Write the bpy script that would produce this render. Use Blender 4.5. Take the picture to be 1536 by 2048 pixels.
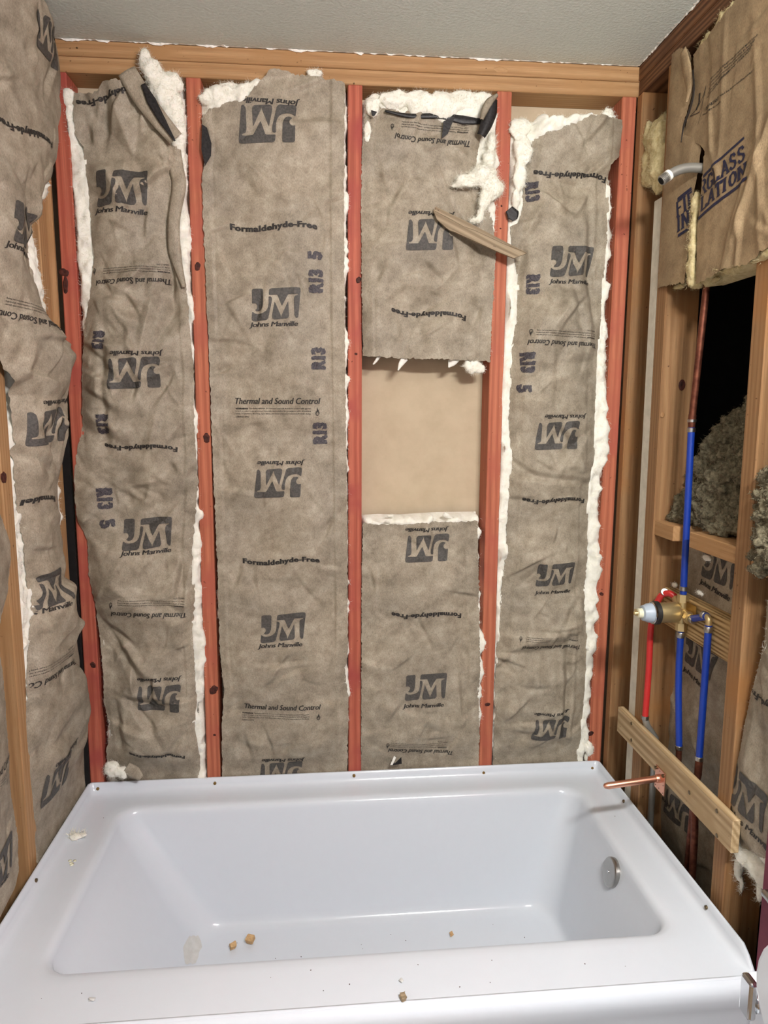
import bpy, bmesh, math, random
import numpy as np
from mathutils import Vector, Matrix, noise as mnoise
from mathutils.geometry import delaunay_2d_cdt
from mathutils.bvhtree import BVHTree

# ------------------------------------------------------------------ clear
for o in list(bpy.data.objects): bpy.data.objects.remove(o)
scene = bpy.context.scene
COL = scene.collection
PI = math.pi

# ------------------------------------------------------------------ camera
FPX, YAW, PITCH, ROLL = 1389.3, .0896, -.1425, .0022
CAM = np.array([-.0811, -1.9486, 1.5186])
def cam_axes():
    f = np.array([math.sin(YAW)*math.cos(PITCH), math.cos(YAW)*math.cos(PITCH), math.sin(PITCH)])
    r = np.array([math.cos(YAW), -math.sin(YAW), 0.]); u = np.cross(r, f)
    c, s = math.cos(ROLL), math.sin(ROLL)
    return f, c*r+s*u, -s*r+c*u
FW, RT, UP = cam_axes()
cd = bpy.data.cameras.new('camera'); co = bpy.data.objects.new('camera', cd); COL.objects.link(co)
cd.sensor_fit = 'VERTICAL'; cd.sensor_height = 36.0; cd.lens = FPX*36/2048; cd.clip_start = .02
m = Matrix.Identity(4)
for i in range(3):
    m[i][0] = RT[i]; m[i][1] = UP[i]; m[i][2] = -FW[i]; m[i][3] = CAM[i]
co.matrix_world = m
scene.camera = co
# ------------------------------------------------------------------ world + exposure
w = bpy.data.worlds.new('world'); scene.world = w; w.use_nodes = True
w.node_tree.nodes['Background'].inputs[0].default_value = (.93, .97, 1.0, 1)
w.node_tree.nodes['Background'].inputs[1].default_value = .65
scene.view_settings.view_transform = 'Standard'; scene.view_settings.look = 'None'
scene.view_settings.gamma = 1; scene.view_settings.use_curve_mapping = False
scene.view_settings.exposure = 0.12
BULB_POWER = 50.0

# ------------------------------------------------------------------ pixel -> place helpers (measuring the photograph)
def at(x, y, ax, v):
    d = FW + RT*((x-768)/FPX) + UP*((1024-y)/FPX)
    i = 'XYZ'.index(ax); t = (v-CAM[i])/d[i]
    return CAM+d*t
# walls as local frames: (plane axis, plane coordinate, u axis, normal)
WALL = {'back': ('Y', 0.0, np.array([1., 0, 0]), np.array([0, -1., 0])),
        'left': ('X', -.775, np.array([0, 1., 0]), np.array([1., 0, 0])),
        'right': ('X', .78, np.array([0, -1., 0]), np.array([-1., 0, 0]))}
def wuv(wall, px, py, n0=0.0):
    ax, c, u, n = WALL[wall]
    i = 'XYZ'.index(ax)
    p = at(px, py, ax, c+n[i]*n0)
    return float(p@u), float(p[2])
def wpos(wall, u, v, n):
    ax, c, ua, na = WALL[wall]
    u = np.asarray(u, float); v = np.asarray(v, float); n = np.asarray(n, float)
    base = np.zeros(3); base['XYZ'.index(ax)] = c
    P = base + u[..., None]*ua + n[..., None]*na
    P[..., 2] = v
    return P

# ------------------------------------------------------------------ object helpers
def wloc(o):
    v = Vector((0, 0, 0))
    while o is not None:
        v += o.location; o = o.parent
    return v
def tag(o, label=None, cat=None, group=None, kind=None):
    if label: o['label'] = label
    if cat: o['category'] = cat
    if group: o['group'] = group
    if kind: o['kind'] = kind
    return o
def thing(name, loc, label, cat, group=None):
    o = bpy.data.objects.new(name, None); COL.objects.link(o)
    o.location = loc; o.empty_display_size = .05
    return tag(o, label, cat, group)
def obj(name, verts, faces, mat, parent=None, smooth=False, origin=None):
    V = np.asarray(verts, dtype=float)
    if parent is not None:
        L = np.array(wloc(parent)); loc = np.zeros(3)
    else:
        L = np.array([(V[:, 0].min()+V[:, 0].max())/2, (V[:, 1].min()+V[:, 1].max())/2, V[:, 2].min()]); loc = L
    me = bpy.data.meshes.new(name)
    me.from_pydata((V-L).tolist(), [], faces if isinstance(faces, list) else faces.tolist())
    if smooth: me.polygons.foreach_set('use_smooth', [True]*len(me.polygons))
    me.materials.append(mat); me.update()
    o = bpy.data.objects.new(name, me); COL.objects.link(o); o.location = loc
    if parent is not None: o.parent = parent
    return o
def bm_obj(name, bm, mat, parent=None, smooth=False):
    bm.verts.index_update()
    V = [tuple(v.co) for v in bm.verts]; F = [[v.index for v in f.verts] for f in bm.faces]
    bm.free()
    return obj(name, V, F, mat, parent, smooth)
def box_vf(x0, x1, y0, y1, z0, z1, bev=.002, seg=1):
    bm = bmesh.new(); bmesh.ops.create_cube(bm, size=1)
    for v in bm.verts:
        v.co = ((x0+x1)/2+v.co.x*(x1-x0), (y0+y1)/2+v.co.y*(y1-y0), (z0+z1)/2+v.co.z*(z1-z0))
    if bev: bmesh.ops.bevel(bm, geom=bm.edges[:], offset=bev, segments=seg, affect='EDGES', profile=.5)
    return bm
def box(name, x0, x1, y0, y1, z0, z1, mat, parent=None, bev=.002, seg=1):
    return bm_obj(name, box_vf(min(x0, x1), max(x0, x1), min(y0, y1), max(y0, y1), z0, z1, bev, seg), mat, parent)
def tube_vf(path, r, n=14, caps=True):
    P = [np.array(p, float) for p in path]; R = r if hasattr(r, '__len__') else [r]*len(P)
    V = []; F = []
    t0 = P[1]-P[0]; t0 /= np.linalg.norm(t0)
    a = np.array([0, 0, 1.]) if abs(t0[2]) < .9 else np.array([1., 0, 0])
    e1 = np.cross(t0, a); e1 /= np.linalg.norm(e1)
    for i, p in enumerate(P):
        t = (P[min(i+1, len(P)-1)]-P[max(i-1, 0)]); nt = np.linalg.norm(t)
        t = t/nt if nt > 1e-9 else t0
        e1 = e1-t*(e1@t); e1 /= np.linalg.norm(e1); e2 = np.cross(t, e1)
        for k in range(n):
            A = 2*PI*k/n; V.append(p+R[i]*(math.cos(A)*e1+math.sin(A)*e2))
    for i in range(len(P)-1):
        for k in range(n):
            F.append([i*n+k, i*n+(k+1) % n, (i+1)*n+(k+1) % n, (i+1)*n+k])
    if caps:
        F.append(list(range(n))[::-1]); F.append([(len(P)-1)*n+k for k in range(n)])
    return V, F
def tube(name, path, r, mat, parent=None, n=14, caps=True):
    V, F = tube_vf(path, r, n, caps)
    o = obj(name, V, F, mat, parent, True)
    return sharp(o)
def sharp(o, ang=40):
    me = o.data; bm = bmesh.new(); bm.from_mesh(me)
    for e in bm.edges:
        if len(e.link_faces) == 2 and e.calc_face_angle(0) > math.radians(ang): e.smooth = False
    bm.to_mesh(me); bm.free()
    return o
def arc_path(pts, steps=8):
    """Catmull-Rom through points"""
    P = [np.array(p, float) for p in pts]; Q = [2*P[0]-P[1]]+P+[2*P[-1]-P[-2]]; out = []
    for i in range(1, len(Q)-2):
        for k in range(steps):
            t = k/steps; a, b, c, d = Q[i-1], Q[i], Q[i+1], Q[i+2]
            out.append(.5*((2*b)+(-a+c)*t+(2*a-5*b+4*c-d)*t*t+(-a+3*b-3*c+d)*t**3))
    out.append(P[-1]); return out
def prism(name, outline, u_ax, v_ax, n_ax, origin, th, mat, parent=None, bev=0):
    """extrude a 2-D outline along n"""
    o_ = np.array(origin, float); u_ax, v_ax, n_ax = [np.array(a, float) for a in (u_ax, v_ax, n_ax)]
    N = len(outline); V = []
    for d in (0, th):
        for (a, b) in outline: V.append(o_+a*u_ax+b*v_ax+d*n_ax)
    F = [list(range(N))[::-1], list(range(N, 2*N))]+[[i, (i+1) % N, N+(i+1) % N, N+i] for i in range(N)]
    return obj(name, V, F, mat, parent)
def blob_vf(c, r, seed=0, sub=2, amp=.3, fr=2.5, sc=(1, 1, 1)):
    bm = bmesh.new(); bmesh.ops.create_icosphere(bm, subdivisions=sub, radius=1)
    V = []
    for v in bm.verts:
        p = v.co.copy(); k = 1+amp*mnoise.noise(p*fr+Vector((seed*7.3, seed*3.1, seed*1.7)))+amp*.5*mnoise.noise(p*fr*2.7+Vector((seed, seed*2, 5)))
        V.append((c[0]+p.x*r*k*sc[0], c[1]+p.y*r*k*sc[1], c[2]+p.z*r*k*sc[2]))
    bm.verts.index_update(); F = [[v.index for v in f.verts] for f in bm.faces]; bm.free()
    return V, F
def merge(parts):
    V = []; F = []
    for v, f in parts:
        k = len(V); V += [tuple(p) for p in v]; F += [[i+k for i in q] for q in f]
    return V, F

# ------------------------------------------------------------------ materials
def srgb(r, g, b):
    f = lambda c: (c/255/12.92 if c/255 <= .04045 else ((c/255+.055)/1.055)**2.4)
    return (f(r), f(g), f(b), 1)
def newmat(name, rough=.6, metal=0, color=(.5, .5, .5, 1), spec=.5):
    m = bpy.data.materials.new(name); m.use_nodes = True
    b = m.node_tree.nodes['Principled BSDF']
    b.inputs['Base Color'].default_value = color; b.inputs['Roughness'].default_value = rough
    b.inputs['Metallic'].default_value = metal; b.inputs['Specular IOR Level'].default_value = spec
    return m, m.node_tree, b
def N(t, kind, **kw):
    n = t.nodes.new(kind)
    for k, v in kw.items():
        if k in n.inputs: n.inputs[k].default_value = v
        else: setattr(n, k, v)
    return n
def ramp(t, stops):
    n = t.nodes.new('ShaderNodeValToRGB'); e = n.color_ramp.elements
    while len(e) < len(stops): e.new(.5)
    for k, (p, c) in zip(e, stops): k.position = p; k.color = c
    return n
def coords(t, scale=(1, 1, 1), rnd=False):
    tc = N(t, 'ShaderNodeTexCoord'); mp = N(t, 'ShaderNodeMapping'); mp.inputs['Scale'].default_value = scale
    if rnd:
        oi = N(t, 'ShaderNodeObjectInfo'); mu = N(t, 'ShaderNodeVectorMath', operation='SCALE'); mu.inputs[0].default_value = (31, 47, 23)
        t.links.new(oi.outputs['Random'], mu.inputs['Scale'])
        ad = N(t, 'ShaderNodeVectorMath', operation='ADD'); t.links.new(tc.outputs['Object'], ad.inputs[0]); t.links.new(mu.outputs[0], ad.inputs[1])
        t.links.new(ad.outputs[0], mp.inputs['Vector'])
    else: t.links.new(tc.outputs['Object'], mp.inputs['Vector'])
    return mp.outputs[0]
def noise_tex(t, vec, scale, detail=4, rough=.6, dist=0):
    n = N(t, 'ShaderNodeTexNoise'); n.inputs['Scale'].default_value = scale; n.inputs['Detail'].default_value = detail
    n.inputs['Roughness'].default_value = rough; n.inputs['Distortion'].default_value = dist
    t.links.new(vec, n.inputs['Vector']); return n
def mixc(t, fac, a, b, mode='MIX'):
    n = N(t, 'ShaderNodeMix', data_type='RGBA', blend_type=mode)
    for s, v in ((0, fac), (6, a), (7, b)):
        if hasattr(v, 'links'): t.links.new(v, n.inputs[s])
        else: n.inputs[s].default_value = v
    return n.outputs[2]
def bump(t, b, h, strength=.3, dist=.002):
    n = N(t, 'ShaderNodeBump'); n.inputs['Strength'].default_value = strength; n.inputs['Distance'].default_value = dist
    t.links.new(h, n.inputs['Height']); t.links.new(n.outputs[0], b.inputs['Normal'])

def kraft_mat(name, c_lo, c_mid, c_hi, long_axis_z=True):
    m, t, b = newmat(name, .62, spec=.35)
    v = coords(t); vs = coords(t, (1, 1, .45) if long_axis_z else (1, 1, 1))
    n1 = noise_tex(t, v, 26, 5, .65); n2 = noise_tex(t, vs, 520, 3, .75); n3 = noise_tex(t, v, 5, 3, .5)
    r1 = ramp(t, [(.3, c_lo), (.5, c_mid), (.72, c_hi)])
    t.links.new(n1.outputs[0], r1.inputs[0])
    r2 = ramp(t, [(.3, (.62, .62, .62, 1)), (.55, (1, 1, 1, 1)), (.8, (1.18, 1.16, 1.12, 1))]); t.links.new(n2.outputs[0], r2.inputs[0])
    c = mixc(t, 1.0, r1.outputs[0], r2.outputs[0], 'MULTIPLY')
    r3 = ramp(t, [(.35, (.86, .86, .86, 1)), (.65, (1.06, 1.05, 1.03, 1))]); t.links.new(n3.outputs[0], r3.inputs[0])
    c = mixc(t, 1.0, c, r3.outputs[0], 'MULTIPLY')
    t.links.new(c, b.inputs['Base Color'])
    bump(t, b, n2.outputs[0], .25, .0008)
    return m
def wood_mat(name, c1, c2, c3, axis=2, patch=None, rings=30, rough=.65):
    m, t, b = newmat(name, rough, spec=.3)
    sc = [1, 1, 1]; sc[axis] = .05
    v = coords(t, tuple(sc), True)
    sc2 = [1, 1, 1]; sc2[axis] = .02
    v2 = coords(t, tuple(sc2), True); v0 = coords(t, (1, 1, 1), True)
    wv = N(t, 'ShaderNodeTexWave', wave_type='RINGS', rings_direction='XYZ'[axis]); wv.inputs['Scale'].default_value = rings
    wv.inputs['Distortion'].default_value = 5; wv.inputs['Detail'].default_value = 3; wv.inputs['Detail Scale'].default_value = 1.2
    t.links.new(v, wv.inputs['Vector'])
    fine = noise_tex(t, v2, 420, 3, .7)
    big = noise_tex(t, v0, 6, 3, .55)
    r = ramp(t, [(.0, c1), (.55, c2), (1, c3)]); t.links.new(wv.outputs['Color'], r.inputs[0])
    r2 = ramp(t, [(.3, (.8, .8, .8, 1)), (.7, (1.12, 1.12, 1.12, 1))]); t.links.new(fine.outputs[0], r2.inputs[0])
    c = mixc(t, 1.0, r.outputs[0], r2.outputs[0], 'MULTIPLY')
    if patch:
        r3 = ramp(t, [(.5, (0, 0, 0, 1)), (.68, (1, 1, 1, 1))]); t.links.new(big.outputs[0], r3.inputs[0])
        c = mixc(t, r3.outputs[0], c, patch)
    # sparse nicks
    nk = noise_tex(t, v0, 90, 2, .5); rk = ramp(t, [(.22, (.35, .3, .28, 1)), (.28, (1, 1, 1, 1))]); t.links.new(nk.outputs[0], rk.inputs[0])
    c = mixc(t, 1.0, c, rk.outputs[0], 'MULTIPLY')
    t.links.new(c, b.inputs['Base Color']); bump(t, b, fine.outputs[0], .35, .001)
    return m
def speckle_mat(name, col, col2, scale, rough=.8, bs=.4, bd=.002, spec=.3, metal=0):
    m, t, b = newmat(name, rough, metal, spec=spec)
    v = coords(t); n = noise_tex(t, v, scale, 4, .6)
    r = ramp(t, [(.35, col), (.65, col2)]); t.links.new(n.outputs[0], r.inputs[0]); t.links.new(r.outputs[0], b.inputs['Base Color'])
    if bs: bump(t, b, n.outputs[0], bs, bd)
    return m

KRAFT = kraft_mat('kraft_paper', srgb(134, 123, 106), srgb(158, 147, 129), srgb(179, 169, 151))
KRAFT_TAN = kraft_mat('old_tan_kraft', srgb(142, 120, 92), srgb(160, 137, 106), srgb(174, 152, 119))
ASPHALT = speckle_mat('asphalt_backing', srgb(22, 20, 20), srgb(45, 42, 42), 180, .45, .3)
INK = speckle_mat('print_ink', srgb(62, 60, 57), srgb(86, 82, 77), 210, .6, 0)
INK_DARK = speckle_mat('lettering_ink', srgb(40, 37, 35), srgb(54, 50, 47), 200, .6, 0)
INK_NAVY = speckle_mat('stamp_ink', srgb(38, 36, 44), srgb(88, 82, 84), 330, .6, 0)
INK_BLUE = speckle_mat('blue_print_ink', srgb(30, 30, 55), srgb(42, 42, 66), 200, .6, 0)
def fiber_mat(name, a, b2):
    m, t, b = newmat(name, .95, spec=.1)
    v = coords(t); n = noise_tex(t, v, 60, 6, .75); r = ramp(t, [(.3, a), (.6, b2)]); t.links.new(n.outputs[0], r.inputs[0])
    t.links.new(r.outputs[0], b.inputs['Base Color']); n2 = noise_tex(t, v, 240, 5, .8); bump(t, b, n2.outputs[0], .45, .003)
    b.inputs['Subsurface Weight'].default_value = .25; b.inputs['Subsurface Radius'].default_value = (.006, .006, .005); b.inputs['Subsurface Scale'].default_value = 1
    return m
GLASS_WHITE = fiber_mat('white_fiberglass', srgb(233, 230, 214), srgb(247, 245, 234))
GLASS_YELLOW = fiber_mat('yellowed_fiberglass', srgb(178, 160, 112), srgb(214, 200, 158))
RED = [wood_mat('red_stained_fir_%d' % i, *c, 2, p) for i, (c, p) in enumerate([
    ((srgb(162, 90, 66), srgb(176, 101, 74), srgb(184, 110, 82)), srgb(167, 87, 69)),
    ((srgb(160, 81, 62), srgb(173, 91, 70), srgb(180, 100, 78)), srgb(156, 71, 63))])]
TAN = {a: wood_mat('tan_fir_%d' % a, srgb(162, 123, 83), srgb(172, 133, 92), srgb(178, 140, 99), a, srgb(166, 126, 84)) for a in (0, 1, 2)}
BROWN = {a: wood_mat('brown_fir_%d' % a, srgb(136, 100, 66), srgb(146, 110, 74), srgb(152, 116, 80), a, srgb(150, 106, 64)) for a in (0, 1, 2)}
DARKWOOD = wood_mat('dark_brown_plate', srgb(80, 50, 30), srgb(112, 74, 46), srgb(126, 88, 58), 1, srgb(90, 58, 36))
BOARDWOOD = wood_mat('grey_tan_board', srgb(160, 134, 98), srgb(186, 160, 122), srgb(198, 174, 138), 1, srgb(172, 146, 108), 25)
TREATED = wood_mat('backing_board', srgb(120, 88, 48), srgb(186, 156, 108), srgb(200, 172, 126), 1, srgb(176, 144, 96), 40)
KNOT = speckle_mat('wood_knot', srgb(42, 20, 16), srgb(84, 40, 30), 120, .7, .3)
CHIP = speckle_mat('fresh_wood_chip', srgb(180, 144, 100), srgb(206, 172, 126), 140, .7, .3)
SLIVER = wood_mat('weathered_sliver', srgb(128, 110, 86), srgb(146, 128, 102), srgb(158, 140, 114), 0, None, 40)
DRYWALL = speckle_mat('drywall_back_paper', srgb(182, 165, 139), srgb(192, 175, 149), 14, .85, .1)
GYPSUM = speckle_mat('gypsum_edge', srgb(196, 190, 174), srgb(212, 206, 190), 40, .9, .3)
CEIL = speckle_mat('orange_peel_paint', srgb(204, 211, 204), srgb(212, 219, 212), 130, .75, .55, .003)
PAINT_OFF = speckle_mat('off_white_paint', srgb(196, 188, 174), srgb(202, 194, 180), 60, .8, .2)
BURG = speckle_mat('burgundy_paint', srgb(104, 36, 56), srgb(114, 42, 62), 40, .6, .1)
FLOORM = speckle_mat('subfloor', srgb(120, 104, 84), srgb(140, 122, 100), 30, .8, .2)
BLACK = speckle_mat('shade_black', srgb(14, 13, 13), srgb(22, 20, 20), 40, .9, .1)  # black that puts shade into gaps, cavity and holes
PAPERTEAR = speckle_mat('torn_paper_white', srgb(228, 224, 214), srgb(240, 238, 230), 90, .9, .3)
def simple(name, col, rough, metal=0, spec=.5, coat=0, var=.06):
    m, t, b = newmat(name, rough, metal, col, spec)
    if coat: b.inputs['Coat Weight'].default_value = coat; b.inputs['Coat Roughness'].default_value = .08
    v = coords(t); n = noise_tex(t, v, 40, 3, .5)
    r = ramp(t, [(.3, tuple(c*(1-var) for c in col[:3])+(1,)), (.7, tuple(min(1, c*(1+var*.5)) for c in col[:3])+(1,))]); t.links.new(n.outputs[0], r.inputs[0]); t.links.new(r.outputs[0], b.inputs['Base Color'])
    return m
ACRYL = simple('white_acrylic', srgb(208, 214, 222), .16, 0, .5, 0, .008)
PORC = simple('white_porcelain', srgb(222, 230, 240), .1, 0, .5, 0, .008)
CHROME = simple('chrome', srgb(205, 206, 208), .12, 1)
NICKEL = simple('brushed_nickel', srgb(176, 174, 170), .3, 1)
STEEL = simple('galvanised_steel', srgb(160, 157, 150), .4, .6)
BRASS = simple('brass', srgb(206, 184, 136), .42, .85)
BRASS_DULL = simple('dull_brass', srgb(150, 120, 70), .45, 1)
COPPER = simple('new_copper', srgb(226, 166, 140), .36, 1)
COPPER_OLD = speckle_mat('aged_copper', srgb(92, 52, 40), srgb(128, 78, 60), 60, .5, .1, metal=.75)
PEX_BLUE = simple('blue_pex', srgb(18, 54, 148), .35)
PEX_RED = simple('red_pex', srgb(192, 44, 42), .35)
GREYPL = simple('grey_blue_plastic', srgb(168, 180, 194), .4)
WHITEPL = simple('cream_plastic', srgb(226, 224, 196), .4)
BLACKPL = simple('black_rubber', srgb(36, 34, 32), .5)
ROCK = speckle_mat('loose_mineral_wool', srgb(82, 76, 60), srgb(128, 120, 98), 110, .95, .6, .003)
RESIDUE = speckle_mat('dried_residue', srgb(196, 196, 192), srgb(206, 206, 204), 60, .6, .2)
SCREW = simple('screw_metal', srgb(120, 104, 80), .4, 1)

# ================================================================== STRUCTURE
H = 2.44
def struct(name, x0, x1, y0, y1, z0, z1, mat, bev=0):
    return tag(box(name, x0, x1, y0, y1, z0, z1, mat, None, bev), kind='structure')
floor = struct('floor', -1.0, 1.4, -2.8, .11, -.03, 0, FLOORM)
ceiling = struct('ceiling', -1.0, .7785, -2.8, -.0015, H, H+.013, CEIL)
tag(struct('ceiling_lid', -1.0, 1.4, -2.8, .11, H+.014, H+.03, BLACK))
wall_back = struct('wall_back', -.9, .9, .0895, .102, 0, H, DRYWALL)
wall_left = struct('wall_left', -.885, -.866, -2.8, .089, 0, H, PAINT_OFF)
wall_right = struct('wall_right', 1.25, 1.27, -2.8, .11, 0, H, BLACK)  # deep panel, its black stands in for the darkness of the open cavity
BY = float(at(1527, 1760, 'X', .767)[1])
wall_near_r = struct('wall_right_near', .767, .869, -2.8, BY, 0, H, BURG)
wall_near_l = struct('wall_left_near', -.866, -.767, -2.8, -1.0, 0, H, PAINT_OFF)
tag(wall_near_r, 'burgundy painted wall beside the toilet')

def stud(parent, x0, x1, y0, y1, z0, z1, mat, lean=(0, 0), label=None, name='stud', bev=.0025):
    bm = box_vf(min(x0, x1), max(x0, x1), min(y0, y1), max(y0, y1), z0, z1, bev)
    for v in bm.verts:
        k = (v.co.z-z0)/(z1-z0)-.5; v.co.x += lean[0]*k; v.co.y += lean[1]*k
    o = bm_obj(name, bm, mat, parent)
    if label: o['label'] = label
    return o
def knots(st, spots, wall='back', n=.0005, mat=None):
    """small raised knots, (px,py,half width m,half height m)"""
    for k, (px, py, a, b) in enumerate(spots):
        u, v = wuv(wall, px, py, 0)
        out = []; M = 14; rs = random.Random(px*7+py)
        for ring, (s, d) in enumerate(((1, 0), (.85, .0012), (.45, .0016), (.2, .0008))):
            for i in range(M):
                A = 2*PI*i/M; rr = s*(1+.16*math.sin(2*A+px)+.08*math.sin(5*A))
                out.append(wpos(wall, u+a*rr*math.cos(A), v+b*rr*math.sin(A), n+d-.001))
        F = [[r*M+i, r*M+(i+1) % M, (r+1)*M+(i+1) % M, (r+1)*M+i] for r in range(3) for i in range(M)]+[[3*M+i for i in range(M)]]
        obj('knot', out, F, mat or KNOT, st, True)
SD = .0885; PB = H-.076
s0 = stud(wall_back, -.7555, -.7165, 0, SD, 0, PB, RED[1], (.011, 0), 'red stained corner stud with large dark knot')
s1 = stud(wall_back, -.4225, -.3845, 0, SD, 0, PB, RED[0], (.011, 0), 'orange red stud with small round knots')
s2 = stud(wall_back, -.008, .030, 0, SD, 0, PB, RED[1], (.010, 0), 'coral red stud between the two middle bays')
s3 = stud(wall_back, .3885, .4285, 0, SD, 0, PB, RED[0], (.010, 0), 'orange red stud beside the open drywall bay')
s4 = stud(wall_back, .732, .772, 0, SD, 0, PB, RED[0], (.012, 0), 'red brown stud at the plumbing wall corner')
knots(s0, [(131, 570, .008, .022), (186, 1330, .009, .009), (128, 545, .012, .012)])
knots(s1, [(395, 533, .009, .011), (413, 876, .011, .013), (427, 1380, .013, .014), (429, 1470, .004, .004)])
knots(s2, [(717, 560, .007, .01), (712, 708, .004, .004)])
knots(s3, [(975, 1409, .008, .007), (1003, 412, .003, .003), (1001, 457, .0025, .0025)])
knots(s4, [(1203, 1188, .007, .006), (1182, 1467, .008, .009)])
tp1 = box('top_plate', -.9, .866, 0, SD, H-.038, H-.0005, TAN[0], wall_back, .002)
tp2 = box('top_plate', -.9, .866, .001, SD, H-.076, H-.0385, TAN[0], wall_back, .002)
def nail(parent, p, nrm, r=.0022):
    p = np.array(p, float); nrm = np.array(nrm, float)
    return tube('nail', [p, p+nrm*.002], [r, r*.8], SCREW, parent, 8)
for px, py in ((107*2-60, 96), (708, 167)): nail(tp1, wpos('back', *wuv('back', px, py), 0), (0, -1, 0))
knots(tp1, [(280, 108, .016, .006), (1002, 140, .02, .009)], n=.0004, mat=TAN[0])

# left wall framing
lA = stud(wall_left, -.8655, -.775, -.068, -.012, 0, PB, TAN[2], (0, 0), 'tan stud tight beside the corner')
box('gap_shade_strip', -.865, -.7575, -.0105, -.0008, 0, 1.598, BLACK, wall_left, 0)  # black strip painting the shade of the gap between the two studs
box('shim', -.865, -.762, -.0112, -.0008, 1.6, PB-.001, TAN[2], wall_left, .001)
lB = stud(wall_left, -.8655, -.775, -.375, -.325, 0, PB, TAN[2], (0, .02), 'tan stud rising from the tub edge with a knot')
lC = stud(wall_left, -.8655, -.775, -.82, -.78, 0, PB, TAN[2])
box('top_plate', -.8655, -.775, -2.8, -.0005, H-.076, H-.0005, TAN[1], wall_left, .002)
knots(lB, [(8, 955, .012, .016)], 'left')

# right wall framing
XR = .78
rc = stud(wall_right, .7765, .866, -.032, -.0005, 0, PB, BROWN[2], (.006, 0), 'brown corner stud with a long crack')
rs = stud(wall_right, .781, .86, -.176, -.136, .35, 2.06, GYPSUM, (0, .016), 'narrow off white filler strip along a stud', 'filler_strip')
r2 = stud(wall_right, XR, .869, -.228, -.1775, 0, PB, BROWN[2], (0, .016), 'brown stud behind the shower valve')
r3 = stud(wall_right, XR, .869, -.638, -.59, 0, PB, BROWN[2], (0, .01), 'brown stud at the right with a saw kerf')
box('top_plate', XR, .869, -2.8, -.0005, H-.038, H-.0005, DARKWOOD, wall_right, .002)
box('top_plate', XR+.002, .869, -2.8, -.0005, H-.076, H-.0385, DARKWOOD, wall_right, .002)
knots(r2, [], 'right')
# knot on the wide face of the stud behind the valve (faces the camera)
for (px, py, a, b, mt) in ((1364, 770, .009, .014, KNOT), (1325, 830, .006, .007, BROWN[2])):
    p = at(px, py, 'Y', -.2285); M = 14
    V = [(p[0]+a*s*math.cos(2*PI*i/M), p[1]-d, p[2]+b*s*math.sin(2*PI*i/M)) for s, d in ((1, 0), (.7, .0012), (.2, .0008)) for i in range(M)]
    F = [[r*M+i, r*M+(i+1) % M, (r+1)*M+(i+1) % M, (r+1)*M+i] for r in range(2) for i in range(M)]+[[2*M+i for i in range(M)]]
    obj('knot', V, F, mt, r2, True)
# scorch mark on the valve stud
# blocking between studs, notched around the pipe
box('blocking', XR+.004, .868, -.325, -.172, 1.203, 1.241, TAN[1], wall_right, .002)
box('blocking', XR+.004, .868, -.589, -.4, 1.203, 1.241, TAN[1], wall_right, .002)
box('blocking', XR+.07, .90, -.589, -.229, 1.245, 1.283, BROWN[1], wall_right, .002)
box('blocking', XR+.004, .868, -.80, -.639, 1.199, 1.237, TAN[1], wall_right, .002)
tag(box('backing_board', XR+.038, XR+.072, -.589, -.2285, .965, 1.062, TREATED, wall_right, .003), 'grainy backing board behind the shower valve')
# added black panels closing off the cavity to keep it dark
box('cavity_blocker_floor', .87, 1.25, -.9, .05, .0, .02, BLACK, wall_right, 0)
box('cavity_blocker_side', .87, 1.25, .02, .05, 0, H, BLACK, wall_right, 0)
box('cavity_blocker_side', .87, 1.25, -.93, -.9, 0, H, BLACK, wall_right, 0)
box('cavity_blocker_back', .90, .905, -.9, .0, 0.02, 1.2, BLACK, wall_right, 0)

# torn drywall edges along the ceiling
def torn_edge(parent, axis, a0, a1, fixed, seed):
    r = random.Random(seed); n = int(abs(a1-a0)/.007); V = []; F = []
    drop = 0
    for i in range(n+1):
        a = a0+(a1-a0)*i/n
        drop = max(0, min(.006, drop+r.uniform(-.003, .0028)))
        if r.random() < .08: drop = 0
        o_ = .0015+r.uniform(0, .0012)
        for dz, dd in ((0, .0022+r.uniform(0, .0035)+(.006 if r.random() < .06 else 0)), (drop, o_), (drop*.6, -.0006)):
            z = H-.0006-dz
            V.append((a, fixed-dd, z) if axis == 'x' else (fixed-dd, a, z))
    for i in range(n):
        for k in range(2): F.append([i*3+k, i*3+k+1, (i+1)*3+k+1, (i+1)*3+k])
    return obj('torn_edge', V, F, PAPERTEAR, parent)
torn_edge(ceiling, 'x', -.76, .775, -.001, 3)
torn_edge(ceiling, 'y', -.9, -.003, XR-.0012, 5)

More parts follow.
